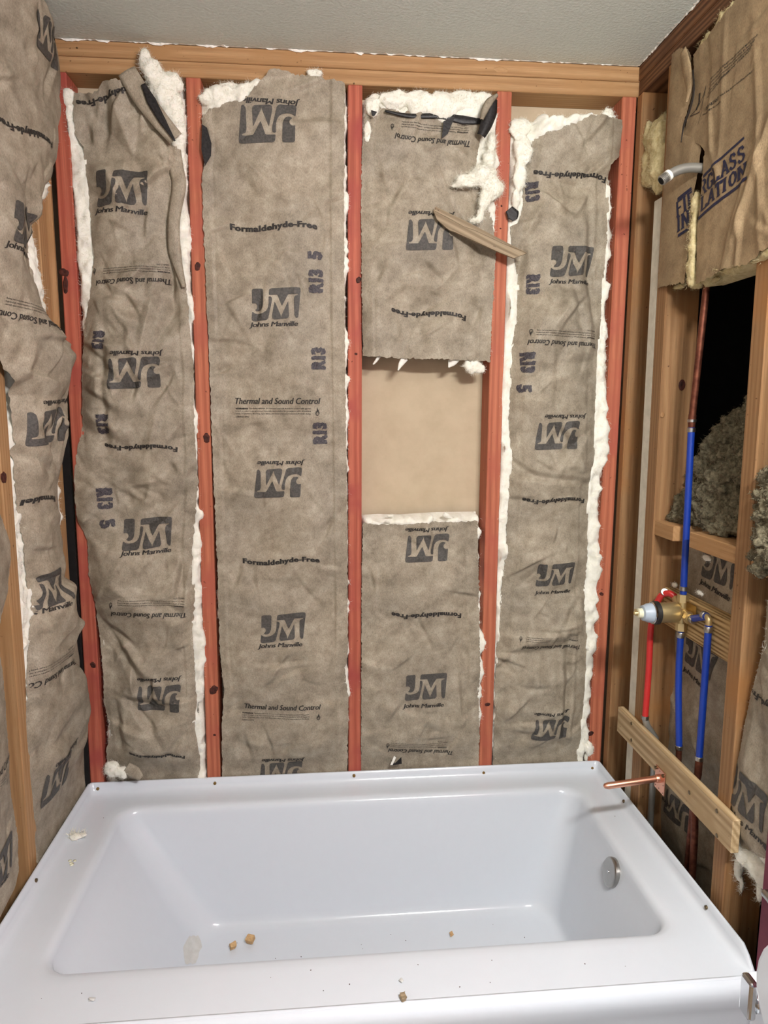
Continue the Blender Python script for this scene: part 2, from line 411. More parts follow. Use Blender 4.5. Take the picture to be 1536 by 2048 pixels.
# ================================================================== LAMP (behind the camera, over the sink)
LX, LY, LZ = .5, -1.9, H-.12
vl = thing('ceiling_light', (LX, LY, LZ-.1), 'ceiling light bar with three frosted globes behind the viewer', 'lamp')
box('mounting_plate', LX-.2, LX+.2, LY-.03, LY+.03, LZ-.03, LZ, CHROME, vl, .004)
for dx in (-.1, .1): tube('hanger', [(LX+dx, LY, LZ-.005), (LX+dx, LY, H-.0005)], .008, CHROME, vl)
gm, gt, gb = newmat('frosted_globe', .4, color=(1, .97, .93, 1)); gb.inputs['Emission Color'].default_value = (1, .97, .93, 1); gb.inputs['Emission Strength'].default_value = 6
for dx in (-.14, 0, .14):
    tube('socket', [(LX+dx, LY, LZ-.03), (LX+dx, LY, LZ-.06)], .022, CHROME, vl)
    V, F = blob_vf((LX+dx, LY, LZ-.105), .05, 0, 3, 0); g = obj('globe', V, F, gm, vl, True)
    L = bpy.data.lights.new('bulb', 'POINT'); L.energy = BULB_POWER; L.color = (1, .985, .96); L.shadow_soft_size = .055
    lo = bpy.data.objects.new('bulb', L); COL.objects.link(lo); lo.parent = vl; lo.location = (dx, 0, -.065)

# ================================================================== PAPER FIELDS
class Field:
    def __init__(s, u0, u1, v0, v1, step=.0034):
        s.u0, s.v0, s.st = u0, v0, step
        s.nu = int((u1-u0)/step)+2; s.nv = int((v1-v0)/step)+2
        s.U, s.V = np.meshgrid(u0+step*np.arange(s.nu), v0+step*np.arange(s.nv)); s.Z = np.zeros_like(s.U)
    def sample(s, u, v, A=None):
        A = s.Z if A is None else A
        a = np.clip((np.asarray(u)-s.u0)/s.st, 0, s.nu-1.001); b = np.clip((np.asarray(v)-s.v0)/s.st, 0, s.nv-1.001)
        i = a.astype(int); j = b.astype(int); a = a-i; b = b-j
        return (A[j, i]*(1-a)+A[j, i+1]*a)*(1-b)+(A[j+1, i]*(1-a)+A[j+1, i+1]*a)*b
    def vnoise(s, seed, cu, cv, amp):
        r = np.random.RandomState(seed)
        nu = int(s.nu*s.st/cu)+3; nv = int(s.nv*s.st/cv)+3; L = r.randn(nv, nu)*amp
        a = (s.U-s.u0)/cu; b = (s.V-s.v0)/cv; i = a.astype(int); j = b.astype(int); a = a-i; b = b-j
        a = a*a*(3-2*a); b = b*b*(3-2*b)
        return (L[j, i]*(1-a)+L[j, i+1]*a)*(1-b)+(L[j+1, i]*(1-a)+L[j+1, i+1]*a)*b
    def facets(s, seed, cu, cv, amp, tilt=0.0):
        """crumpled paper: random heights on scattered points, flat facets between"""
        r = np.random.RandomState(seed)
        W, Hh = s.nu*s.st, s.nv*s.st
        nu = int(W/cu)+3; nv = int(Hh/cv)+3; pts = []
        for j in range(-1, nv):
            for i in range(-1, nu):
                pts.append(((i+.5+r.uniform(-.48, .48))*cu/cv, (j+.5+r.uniform(-.48, .48)+tilt*i)))
        # work in units of cv
        hs = r.randn(len(pts))*amp
        vv, _, ff, ov, _, _ = delaunay_2d_cdt([Vector(p) for p in pts], [], [], 0, 1e-7, True)
        Z = np.zeros_like(s.Z); X = (s.U-s.u0)/cv; Y = (s.V-s.v0)/cv; st = s.st/cv
        for f in ff:
            P = np.array([vv[k][:2] for k in f]); h = [hs[ov[k][0]] if ov[k] else 0 for k in f]
            i0 = max(0, int(P[:, 0].min()/st)); i1 = min(s.nu-1, int(P[:, 0].max()/st)+1)
            j0 = max(0, int(P[:, 1].min()/st)); j1 = min(s.nv-1, int(P[:, 1].max()/st)+1)
            if i1 < i0 or j1 < j0: continue
            x = X[j0:j1+1, i0:i1+1]; y = Y[j0:j1+1, i0:i1+1]
            d = (P[1, 1]-P[2, 1])*(P[0, 0]-P[2, 0])+(P[2, 0]-P[1, 0])*(P[0, 1]-P[2, 1])
            if abs(d) < 1e-9: continue
            a = ((P[1, 1]-P[2, 1])*(x-P[2, 0])+(P[2, 0]-P[1, 0])*(y-P[2, 1]))/d
            b = ((P[2, 1]-P[0, 1])*(x-P[2, 0])+(P[0, 0]-P[2, 0])*(y-P[2, 1]))/d
            c = 1-a-b; msk = (a >= -1e-6) & (b >= -1e-6) & (c >= -1e-6)
            z = Z[j0:j1+1, i0:i1+1]; z[msk] = (a*h[0]+b*h[1]+c*h[2])[msk]
        return Z
    def creases(s, seed, count, amp, ln=.05, steep=.009, gentle=.045):
        """sharp folds: one steep and one gentle flank, fading at both ends"""
        r = np.random.RandomState(seed); Z = np.zeros_like(s.Z)
        for k in range(count):
            u = s.u0+r.rand()*s.nu*s.st; v = s.v0+r.rand()*s.nv*s.st; A = r.rand()*PI; c, q = math.cos(A), math.sin(A)
            l = ln*(.5+1.2*r.rand()); R_ = 2.2*l; g = gentle*(.5+r.rand()); st = steep*(.8+.6*r.rand()); a = amp*r.choice([-1, 1])*(.4+.9*r.rand())
            i0 = max(0, int((u-R_-s.u0)/s.st)); i1 = min(s.nu, int((u+R_-s.u0)/s.st)+1); j0 = max(0, int((v-R_-s.v0)/s.st)); j1 = min(s.nv, int((v+R_-s.v0)/s.st)+1)
            if i1 <= i0 or j1 <= j0: continue
            du = s.U[j0:j1, i0:i1]-u; dv = s.V[j0:j1, i0:i1]-v; x = du*c+dv*q; y = -du*q+dv*c+.15*x*x/l*r.uniform(-1, 1)
            Z[j0:j1, i0:i1] += a*np.clip(1-np.abs(y)/np.where(y < 0, st, g), 0, 1)*np.exp(-(x/l)**2*1.6)
        return Z
    def blur(s, A, k=1):
        for _ in range(k):
            B = np.pad(A, 1, mode='edge')
            A = (B[1:-1, 1:-1]*4+(B[:-2, 1:-1]+B[2:, 1:-1]+B[1:-1, :-2]+B[1:-1, 2:])*2+B[:-2, :-2]+B[2:, 2:]+B[:-2, 2:]+B[2:, :-2])/16
        return A
def pline(pts):
    """[(param,value)] -> interpolating function"""
    P = sorted(pts); xs = np.array([p[0] for p in P]); ys = np.array([p[1] for p in P])
    return lambda q: np.interp(q, xs, ys)
def trace(wall, pts, n0):
    return [wuv(wall, x, y, n0(y) if callable(n0) else n0) for x, y in pts]
def grid_faces(nr, nc, keep=None):
    i, j = np.meshgrid(np.arange(nc-1), np.arange(nr-1)); a = (j*nc+i)
    F = np.stack([a, a+1, a+1+nc, a+nc], -1).reshape(-1, 4)
    if keep is not None: F = F[keep.reshape(-1)]
    return F
def compact(V, F):
    used = np.unique(F); mp = -np.ones(len(V), int); mp[used] = np.arange(len(used))
    return V[used], mp[F]

def fibers(name, pts, nrm, count, ln, parent, mat, seed, wd=.0006):
    """loose glass strands"""
    r = np.random.RandomState(seed); pts = np.asarray(pts); k = r.randint(0, len(pts), count); V = []; F = []
    base = pts[k]+r.randn(count, 3)*.002
    d = r.randn(count, 3)+np.asarray(nrm)*.9; d /= np.linalg.norm(d, axis=1)[:, None]
    L = ln*(.35+r.rand(count)); e = np.cross(d, r.randn(count, 3)); e /= np.linalg.norm(e, axis=1)[:, None]
    mid = base+d*L[:, None]*.5+e*L[:, None]*.12; tip = base+d*L[:, None]+r.randn(count, 3)*L[:, None]*.2
    w_ = np.cross(d, e)*wd
    V = np.stack([base-w_, base+w_, mid+w_*.8, mid-w_*.8, tip], 1).reshape(-1, 3)
    i = np.arange(count)*5
    F = [[a, a+1, a+2, a+3] for a in i]+[[a+3, a+2, a+4] for a in i]
    o = obj(name, V, F, mat, parent); o['kind'] = 'stuff'
    return o

class Batt:
    pass
def make_batt(wall, label, L, R, top=None, bot=None, n0=0.0, bulge=.025, crumple=(.004, .0015), seed=1, cell=(.09, .03),
              gl=None, gr=None, gt=None, gb=None, seams=(), slab=True, low=.008, fuzz=900, fuzzlen=.014, extra=None, name='insulation_batt',
              paper_mat=None, glass_mat=None, deep=.085, tilt=0.0, ragged=.0012, holes=(), vbend=None, glass_lift=.0, tuck=(.47, .10, -.004), folds=None):
    """L,R: traced paper side edges; gl,gr: traced outline of the white fibre behind; top/bot: traced top and bottom edges"""
    B = Batt(); B.wall = wall
    nL, nR = n0 if isinstance(n0, tuple) else (n0, n0)
    Lp = trace(wall, L, nL); Rp = trace(wall, R, nR)
    nv = lambda q, pts, P: pline([(p[1], q(y) if callable(q) else q) for p, (x, y) in zip(P, pts)])
    zL, zR = nv(nL, L, Lp), nv(nR, R, Rp); nG = nL, nR
    n0 = .5*sum(float(np.mean(z_([p[1] for p in P]))) for z_, P in ((zL, Lp), (zR, Rp)))
    fL = pline([(v, u) for u, v in Lp]); fR = pline([(v, u) for u, v in Rp])
    us = [p[0] for p in Lp+Rp]; vs = [p[1] for p in Lp+Rp]
    GL = trace(wall, gl, nL) if gl else Lp; GR = trace(wall, gr, nR) if gr else Rp
    allp = Lp+Rp+GL+GR
    T = trace(wall, top, n0) if top else None; Bo = trace(wall, bot, n0) if bot else None
    for q in (T, Bo): allp = allp+(q or [])
    u0 = min(p[0] for p in allp)-.03; u1 = max(p[0] for p in allp)+.03; v0 = min(p[1] for p in allp)-.03; v1 = max(p[1] for p in allp)+.03
    f = Field(u0, u1, v0, v1)
    S = np.clip((f.U-fL(f.V))/(fR(f.V)-fL(f.V)), 0, 1)
    pil = 1-np.abs(2*S-1)**2.6
    ed = np.minimum(S, 1-S)/.12; ed = np.clip(ed, 0, 1)**.7
    Z = zL(f.V)*(1-S)+zR(f.V)*S+bulge*pil*(1+f.vnoise(seed+50, .3, .22, .25))
    C = f.facets(seed, cell[0]*1.6, cell[0], crumple[0], tilt)+f.facets(seed+1, cell[1]*1.5, cell[1]*1.2, crumple[1])*np.clip(.4+f.vnoise(seed+9, .12, .12, .6), 0, 1.6)
    C = f.blur(C, 1)
    if folds: C = C+f.creases(seed+60, folds[0], folds[1])+f.creases(seed+61, int(folds[0]*1.3), folds[1]*.32, .032, .0055, .016)
    C = C+f.vnoise(seed+2, .16, .2, low)
    Z = Z+C*(.25+.75*ed)
    if vbend: Z = Z+pline(vbend)(f.V)
    for (sx, hgt) in seams:     # folded staple flange: sharp step beyond a seam at fraction sx
        side = 1 if sx > .5 else -1
        t = np.clip((S-sx)*side/.012, 0, 1); Z = Z+hgt*t
        g = np.exp(-((S-sx)/.006)**2); Z = Z-.0025*g*np.clip(.5+f.vnoise(seed+77, .5, .15, .8), 0, 1)
    if extra: Z = extra(f, S, Z)
    if tuck:      # squeezed behind the tub flange at the bottom
        k = np.clip((f.V-tuck[0])/tuck[1], 0, 1); k = k*k*(3-2*k); Z = np.where(k < 1, np.minimum(Z, (tuck[2]+C*.3)*(1-k)+k*Z), Z)
    f.Z = Z
    # --- paper
    fT = pline([(u, v) for u, v in T]) if T else None; fB = pline([(u, v) for u, v in Bo]) if Bo else None
    vt = max(vs) if not T else max(p[1] for p in T); vb = min(vs) if not Bo else min(p[1] for p in Bo)
    nomT = np.mean([p[1] for p in T]) if T else vt; nomB = np.mean([p[1] for p in Bo]) if Bo else vb
    nr = max(8, int((nomT-nomB)/.0035)); nc = max(8, int(max(fR(np.linspace(vb, vt, 40))-fL(np.linspace(vb, vt, 40)))/.0035))
    tt, ss = np.meshgrid(np.linspace(0, 1, nr), np.linspace(0, 1, nc), indexing='ij')
    v = nomB+tt*(nomT-nomB)
    uL, uR = fL(v), fR(v); u = uL+ss*(uR-uL)
    rg = np.random.RandomState(seed+5)
    if fT is not None:
        wt = np.clip((tt-.8)/.2, 0, 1)**1.5; v = v+wt*(fT(u)-nomT+np.interp(u, np.linspace(u0, u1, 90), rg.randn(90)*ragged*1.5))
    if fB is not None:
        wb = np.clip((.2-tt)/.2, 0, 1)**1.5; v = v+wb*(fB(u)-nomB+np.interp(u, np.linspace(u0, u1, 90), rg.randn(90)*ragged*1.5))
    jl = np.interp(v, np.linspace(v0, v1, 300), rg.randn(300)*ragged); jr = np.interp(v, np.linspace(v0, v1, 300), rg.randn(300)*ragged)
    u = u+jl*np.clip(1-ss/.06, 0, 1)+jr*np.clip(1-(1-ss)/.06, 0, 1)
    n = f.sample(u, v)
    P = wpos(wall, u, v, n).reshape(-1, 3)
    cu = (u[:-1, :-1]+u[1:, 1:])/2; cv = (v[:-1, :-1]+v[1:, 1:])/2; keep = np.ones_like(cu, bool)
    for (hx, hy, hr, vr) in holes:
        hu, hv = wuv(wall, hx, hy, n0); keep &= ((cu-hu)/hr)**2+((cv-hv)/vr)**2 > 1+.25*np.sin(cu*900)*np.sin(cv*700)
    V, F = compact(P, grid_faces(nr, nc, keep))
    lowest = P[:, 2].min(); c = P.mean(0)
    root = thing(name, (float(c[0]), float(c[1]), float(lowest)), label, 'insulation')
    B.root = root; B.f = f; B.fL, B.fR, B.fT, B.fB, B.n0 = fL, fR, fT, fB, n0; B.vt, B.vb = vt, vb
    pm = paper_mat or KRAFT
    B.paper = obj('paper_facing', V, F, pm, root, True)
    # --- white fibre slab behind
    if slab:
        gm_ = glass_mat or GLASS_WHITE
        gL = pline([(q, p) for p, q in GL]); gR = pline([(q, p) for p, q in GR])
        GT = trace(wall, gt, n0) if gt else None; GB = trace(wall, gb, n0) if gb else None
        gvt = max(q for p, q in GT) if GT else vt+.004; gvb = min(q for p, q in GB) if GB else vb
        nomGT = np.mean([q for p, q in GT]) if GT else gvt
        nomGB = np.mean([q for p, q in GB]) if GB else gvb
        st = .0055
        nr2 = int((nomGT-nomGB)/st); nc2 = int(max(gR(np.linspace(gvb, gvt, 40))-gL(np.linspace(gvb, gvt, 40)))/st)+2
        tt, ss = np.meshgrid(np.linspace(0, 1, nr2), np.linspace(0, 1, nc2), indexing='ij')
        v = nomGB+tt*(nomGT-nomGB); u = gL(v)+ss*(gR(v)-gL(v))
        if GT:
            g_ = pline(GT); wt = np.clip((tt-.85)/.15, 0, 1)**1.2; v = v+wt*(g_(u)-nomGT)
        if GB:
            g_ = pline(GB); wt = np.clip((.1-tt)/.1, 0, 1)**1.2; v = v+wt*(g_(u)-nomGB)
        lump = f.vnoise(seed+20, .02, .03, .0042)+f.vnoise(seed+21, .009, .012, .0022)+f.vnoise(seed+22, .05, .07, .004)
        n = f.sample(u, v)
        inside = (u > fL(v)+.004) & (u < fR(v)-.004)
        if fT is not None: inside &= v < fT(u)-.004
        if fB is not None: inside &= v > fB(u)+.004
        # distance outside the paper, for the free fibre
        ngl = np.where(inside, n-.007, n-.004+f.sample(u, v, lump)+glass_lift)
        lu = f.sample(u, v, lump)
        edge = np.minimum(np.minimum(ss, 1-ss)*(nc2-1), np.minimum(tt, 1-tt)*(nr2-1))   # cells from border
        drop = np.where(edge < .5, .05, np.where(edge < 1.5, .009, np.where(edge < 2.5, .003, 0)))
        ngl = np.where(edge < 1, -deep+.02, ngl-drop)
        u = u+np.where((edge > .5) & (edge < 3), f.sample(u, v, lump)*.9, 0)
        v = v+np.where((edge > .5) & (edge < 3) & ((tt > .9) | (tt < .1)), f.sample(v*0+u, v, lump)*1.2, 0)
        Pg = wpos(wall, u, v, ngl).reshape(-1, 3)
        B.glass = obj('fiberglass', Pg, grid_faces(nr2, nc2), gm_, root, True)
        if fuzz:
            free = (~inside)&(edge > 0)&(edge < 9)
            pts = Pg[free.reshape(-1)]
            if len(pts): fb = fibers('fibers', pts, WALL[wall][3], fuzz*3, fuzzlen*.6, B.glass, gm_, seed+33, .00024)
    return B

# ================================================================== PRINT TEMPLATES (flat print as thin ink shapes laid on the paper)
def text_vf(s, bold=0.0, shear=0.0, width=None, height=None, space=1.0, res=2, fat=0):
    cu = bpy.data.curves.new('t', 'FONT'); cu.body = s; cu.offset = bold; cu.shear = shear; cu.space_character = space; cu.resolution_u = res
    o = bpy.data.objects.new('t', cu); COL.objects.link(o); bpy.context.view_layer.update()
    me = bpy.data.meshes.new_from_object(o.evaluated_get(bpy.context.evaluated_depsgraph_get()))
    V = np.array([v.co[:2] for v in me.vertices]); F = [list(p.vertices) for p in me.polygons]
    bpy.data.objects.remove(o); bpy.data.curves.remove(cu); bpy.data.meshes.remove(me)
    V = V-(V.min(0)+V.max(0))/2
    w_, h_ = V.max(0)-V.min(0)
    sx = width/w_ if width else None; sy = height/h_ if height else None
    sx = sx or sy; sy = sy or sx
    V = V*np.array([sx, sy])
    if fat:
        n_ = len(V); F0 = F; F = []; VV = []
        for k, (dx, dy) in enumerate(((-fat, 0), (fat, 0), (0, 0))):
            VV.append(V+np.array([dx, dy])); F += [[i+k*n_ for i in q] for q in F0]
        V = np.concatenate(VV)
    return V, F
def poly_vf(polys):
    V = []; F = []
    for p in polys:
        k = len(V); V += list(p); F.append(list(range(k, k+len(p))))
    return np.array(V, float), F
def cut(V, F, cell):
    """triangulate and slice along a grid so that the print follows the creases"""
    bm = bmesh.new(); vs = [bm.verts.new((p[0], p[1], 0)) for p in V]
    for f in F:
        try: bm.faces.new([vs[i] for i in f])
        except ValueError: pass
    bmesh.ops.triangulate(bm, faces=bm.faces[:])
    lo = V.min(0); hi = V.max(0)
    for ax in (0, 1):
        for c in np.arange(lo[ax]+cell, hi[ax], cell):
            co_ = (c, 0, 0) if ax == 0 else (0, c, 0); no = (1, 0, 0) if ax == 0 else (0, 1, 0)
            bmesh.ops.bisect_plane(bm, geom=bm.verts[:]+bm.edges[:]+bm.faces[:], plane_co=co_, plane_no=no, dist=1e-6)
    bm.verts.index_update()
    V = np.array([v.co[:2] for v in bm.verts]); F = [[v.index for v in f.verts] for f in bm.faces]; bm.free()
    return V, F
def comb(*parts):
    V = []; F = []
    for (v, f), (dx, dy) in parts:
        k = len(V); V += [(p[0]+dx, p[1]+dy) for p in v]; F += [[i+k for i in q] for q in f]
    return np.array(V), F
def rnd(poly, it=1):
    """corner cutting for rounded tile corners"""
    for _ in range(it):
        out = []
        for i in range(len(poly)):
            a, b = np.array(poly[i]), np.array(poly[(i+1) % len(poly)])
            d = np.linalg.norm(b-a); k = min(.25, 14/d if d > 0 else .25)
            out += [a+(b-a)*k, b-(b-a)*k]
        poly = out
    return poly
LOGO_PX = [
    [(205, 285), (240, 262), (440, 262), (460, 290), (450, 480), (440, 620), (420, 690), (385, 745), (330, 765), (280, 762), (245, 735), (290, 700), (308, 650), (290, 600), (240, 575), (190, 592)],
    [(180, 770), (240, 815), (320, 830), (420, 815), (500, 770), (550, 700), (575, 600), (585, 440), (640, 450), (660, 490), (650, 560), (545, 940), (500, 975), (240, 995), (170, 980), (155, 930)],
    [(590, 410), (605, 290), (640, 262), (1240, 240), (1322, 252), (1332, 300), (1245, 930), (1200, 945), (1160, 880), (1165, 500), (1185, 440), (1262, 415), (1262, 390), (1040, 395), (880, 660), (790, 405)],
    [(715, 560), (835, 860), (848, 930), (862, 870), (1030, 550), (1035, 890), (1000, 942), (690, 968), (640, 945), (640, 870)]]
K = .137/1180
LV, LF = poly_vf([[((x-745)*K, (617-y)*K) for x, y in rnd(p)] for p in LOGO_PX])
T = {}
T['logo'] = cut(LV, LF, .007)
T['johns'] = cut(*text_vf('Johns Manville', 0, .22, .132, .0165, .92, 2, .0007), .009)
fv, ff = text_vf('Formaldehyde-Free', .03, 0, .221, .0195, 1.08, 2, .0008)
fv = fv.copy(); tq = (fv[:, 0]+.111)/.222; fv[:, 1] += -.0062*np.sin(2*PI*tq*.97)
T['formal'] = cut(fv, ff, .009)
T['thermal'] = cut(*text_vf('Thermal and Sound Control', 0, .25, .231, .0165, 1.0, 2, .0006), .01)
w1 = text_vf('WARNING!', .05, 0, .034, .0042); 
wl = [text_vf(s, .012, 0, wd, .0044, 1, 1) for s, wd in (('This facing will burn. Do not leave exposed. It must be covered with gypsum', .168),
      ('board or other code-approved materials and installed in compliance with all building', .205), ('codes. To prevent a fire, keep open flames and other sources of heat away from the facing.', .205), ('CAN/ULC S702', .036))]
T['warn'] = comb((w1, (-.0855, .0105)), (wl[0], (.0185, .0105)), (wl[1], (0, .0035)), (wl[2], (0, -.0035)), (wl[3], (-.0845, -.0115)))
FL = [[(0, 1), (.1, .62), (.34, .28), (.42, -.05), (.36, -.42), (.12, -.66), (.2, -.3), (.1, .02), (.02, -.22), (-.1, -.02), (-.16, -.34), (-.08, -.64), (-.34, -.42), (-.42, -.1), (-.3, .24), (-.24, -.02), (-.1, .4)],
      [(-.62, .15), (-.52, -.3), (-.38, -.66), (0, -.86), (.38, -.66), (.52, -.3), (.62, .15), (.64, -.4), (.44, -.84), (0, -1.04), (-.44, -.84), (-.64, -.4)]]
fl = poly_vf([[(x*.0088, y*.0115) for x, y in p] for p in FL]); T['flame'] = cut(*fl, .006)
def stamp(s, wd):
    v, f = text_vf(s, .05, 0, wd, .042, 1, 2, .0012); return cut(v, f, .006)
T['r13'] = stamp('R13', .062); T['five'] = stamp('5', .022)

def put(B, key, px, py, rot=0, sc=1.0, name='lettering', mat=None, lift=.0018, nn=None, xs=1.0, clip=True):
    """lay a print on a batt's paper at a photographed spot"""
    V, F = T[key]; u0, v0 = wuv(B.wall, px, py, B.n0 if nn is None else nn)
    c, s = math.cos(math.radians(rot)), math.sin(math.radians(rot))
    X = V[:, 0]*sc*xs; Y = V[:, 1]*sc
    if key in ('r13', 'five'):     # blotchy ink-jet edges
        r = np.random.RandomState(int(px*13+py)); X = X+r.randn(len(X))*.0009; Y = Y+r.randn(len(Y))*.0009
    u = u0+c*X-s*Y; v = v0+s*X+c*Y
    n = B.f.sample(u, v)+lift
    if clip:
        ok = (u > B.fL(v)+.002) & (u < B.fR(v)-.002) & (v > .1)
        if B.fT is not None: ok &= v < B.fT(u)-.003
        if B.fB is not None: ok &= v > B.fB(u)+.003
        F = [f for f in F if ok[f].all()]
        if not F: return
    P = wpos(B.wall, u, v, n)
    return obj(name, P, F, mat or {'logo': INK, 'r13': INK_NAVY, 'five': INK_NAVY}.get(key, INK_DARK), B.paper)
def logo(B, lx, ly, tx, ty, rot=0, sc=1.0, nn=None):
    put(B, 'logo', lx, ly, rot, sc, 'logo', nn=nn); put(B, 'johns', tx, ty, rot, sc, nn=nn)
def thermal(B, tx, ty, wx, wy, fx, fy, rot=0, sc=1.0, nn=None):
    put(B, 'thermal', tx, ty, rot, sc, nn=nn); put(B, 'warn', wx, wy, rot, sc, 'small_print', nn=nn); put(B, 'flame', fx, fy, rot, sc, 'flame_mark', nn=nn)

# ================================================================== INSULATION ON THE BACK WALL
# bay 1 (left): badly crumpled
def exA(f, S, Z):
    # long vertical folds and a bunched waist as in the photo
    for (px, py, ang, a, wd, ln) in ((300, 640, 78, .016, .012, .10), (330, 660, 62, -.012, .012, .09), (275, 720, 95, .010, .010, .10), (215, 760, 88, -.012, .010, .16),
                                     (300, 240, 40, .012, .012, .05), (215, 235, 80, -.02, .012, .05), (250, 1180, 150, .006, .02, .09), (270, 1310, 128, .014, .014, .1),
                                     (240, 1290, 118, -.012, .012, .1), (300, 1440, 120, -.012, .012, .08), (240, 1440, 95, -.012, .012, .07), (310, 860, 75, .008, .012, .06), (345, 1500, 60, -.016, .012, .06), (320, 590, 30, -.008, .01, .06), (260, 590, 150, .008, .01, .06)):
        u0, v0 = wuv('back', px, py); c, s = math.cos(math.radians(ang)), math.sin(math.radians(ang))
        x = (f.U-u0)*c+(f.V-v0)*s; y = -(f.U-u0)*s+(f.V-v0)*c
        Z = Z+a*np.maximum(0, 1-np.abs(y)/wd/1.6)*np.exp(-(x/ln)**2)
    return Z
A = make_batt('back', 'badly crumpled brown paper insulation batt in the leftmost bay of the back wall',
    [(146, 180), (148, 265), (165, 290), (172, 340), (180, 420), (188, 520), (183, 570), (172, 640), (165, 720), (165, 850), (156, 890), (148, 950), (150, 1000), (158, 1045), (175, 1080), (178, 1150), (190, 1205), (197, 1250), (200, 1290), (205, 1350), (208, 1410), (222, 1470), (212, 1510), (215, 1575)],
    [(305, 180), (322, 230), (345, 268), (360, 300), (360, 360), (352, 440), (354, 500), (374, 580), (378, 640), (384, 700), (388, 760), (389, 850), (392, 900), (397, 960), (392, 1010), (388, 1060), (385, 1100), (388, 1150), (392, 1200), (386, 1260), (390, 1330), (395, 1400), (390, 1440), (400, 1500), (396, 1575)],
    top=[(140, 184), (200, 190), (212, 172), (250, 176), (310, 192)], bot=[(205, 1540), (240, 1570), (400, 1572)],
    n0=.004, bulge=.03, crumple=(.015, .0065), seed=11, folds=(100, .015), cell=(.075, .032), low=.007, seams=((.9, .004),), extra=exA,
    gl=[(110, 165), (120, 230), (128, 300), (136, 400), (147, 500), (156, 600), (161, 680), (165, 740), (172, 900), (180, 1100), (190, 1240), (196, 1300), (203, 1400), (210, 1470), (206, 1575)],
    gr=[(362, 160), (372, 200), (374, 300), (376, 400), (380, 480), (384, 600), (388, 700), (396, 900), (402, 1000), (403, 1060), (406, 1200), (410, 1300), (411, 1400), (413, 1500), (414, 1575)],
    gt=[(108, 166), (160, 180), (215, 190), (262, 178), (300, 148), (365, 150)], fuzz=2200)
put(A, 'formal', 238, 198, 186, .95)
logo(A, 250, 384, 246, 429, 0)
thermal(A, 268, 566, 276, 541, 190, 545, 182, .82)
put(A, 'r13', 205, 683, -92, .72, 'stamp'); logo(A, 275, 747, 282, 708, 182, .95)
put(A, 'r13', 212, 848, -90, .8, 'stamp'); put(A, 'formal', 284, 893, 176, .86)
put(A, 'r13', 211, 997, -90, .9, 'stamp'); put(A, 'five', 217, 1046, -80, .95, 'stamp')
logo(A, 298, 1065, 295, 1102, 2)
thermal(A, 303, 1222, 310, 1196, 229, 1206, 178, .88); logo(A, 321, 1390, 322, 1352, 180, .93); put(A, 'formal', 318, 1502, 172, .7)
# folded-over strip at the top of the leftmost bay
def strip(name, wall, path, wpx, n, curl, mat, parent, steps=10, th=.0012):
    """a paper strip following traced pixels, curling out of the wall plane across its width"""
    c = arc_path([(*wuv(wall, x, y, n), 0) for x, y in path], steps); V = []; F = []; M = 6
    Wd = np.interp(np.linspace(0, 1, len(c)), np.linspace(0, 1, len(wpx)), wpx)*.00138
    for i, p in enumerate(c):
        t = c[min(i+1, len(c)-1)]-c[max(i-1, 0)]; t = t/np.linalg.norm(t); e = np.array([-t[1], t[0], 0])
        for k in range(M):
            a = k/(M-1)-.5; q = p+e*a*Wd[i]
            V.append(wpos(wall, q[0], q[1], n+curl*(math.cos(a*PI))))
    for i in range(len(c)-1):
        for k in range(M-1): F.append([i*M+k, i*M+k+1, (i+1)*M+k+1, (i+1)*M+k])
    o = obj(name, V, F, mat, parent, True)
    md = o.modifiers.new('thickness', 'SOLIDIFY'); md.thickness = th; md.offset = 0
    return o
strip('folded_flap', 'back', [(253, 142), (282, 190), (318, 238), (352, 278)], [34, 36, 32, 28], .05, .004, KRAFT, A.root)
strip('folded_flap', 'back', [(352, 274), (352, 330), (358, 372), (348, 440), (350, 505), (368, 575)], [12, 27, 26, 22, 24, 8], .022, .005, KRAFT, A.root)
strip('asphalt_flap', 'back', [(286, 168), (303, 202), (324, 240), (350, 282)], [8, 17, 13, 3], .060, .0, ASPHALT, A.root)
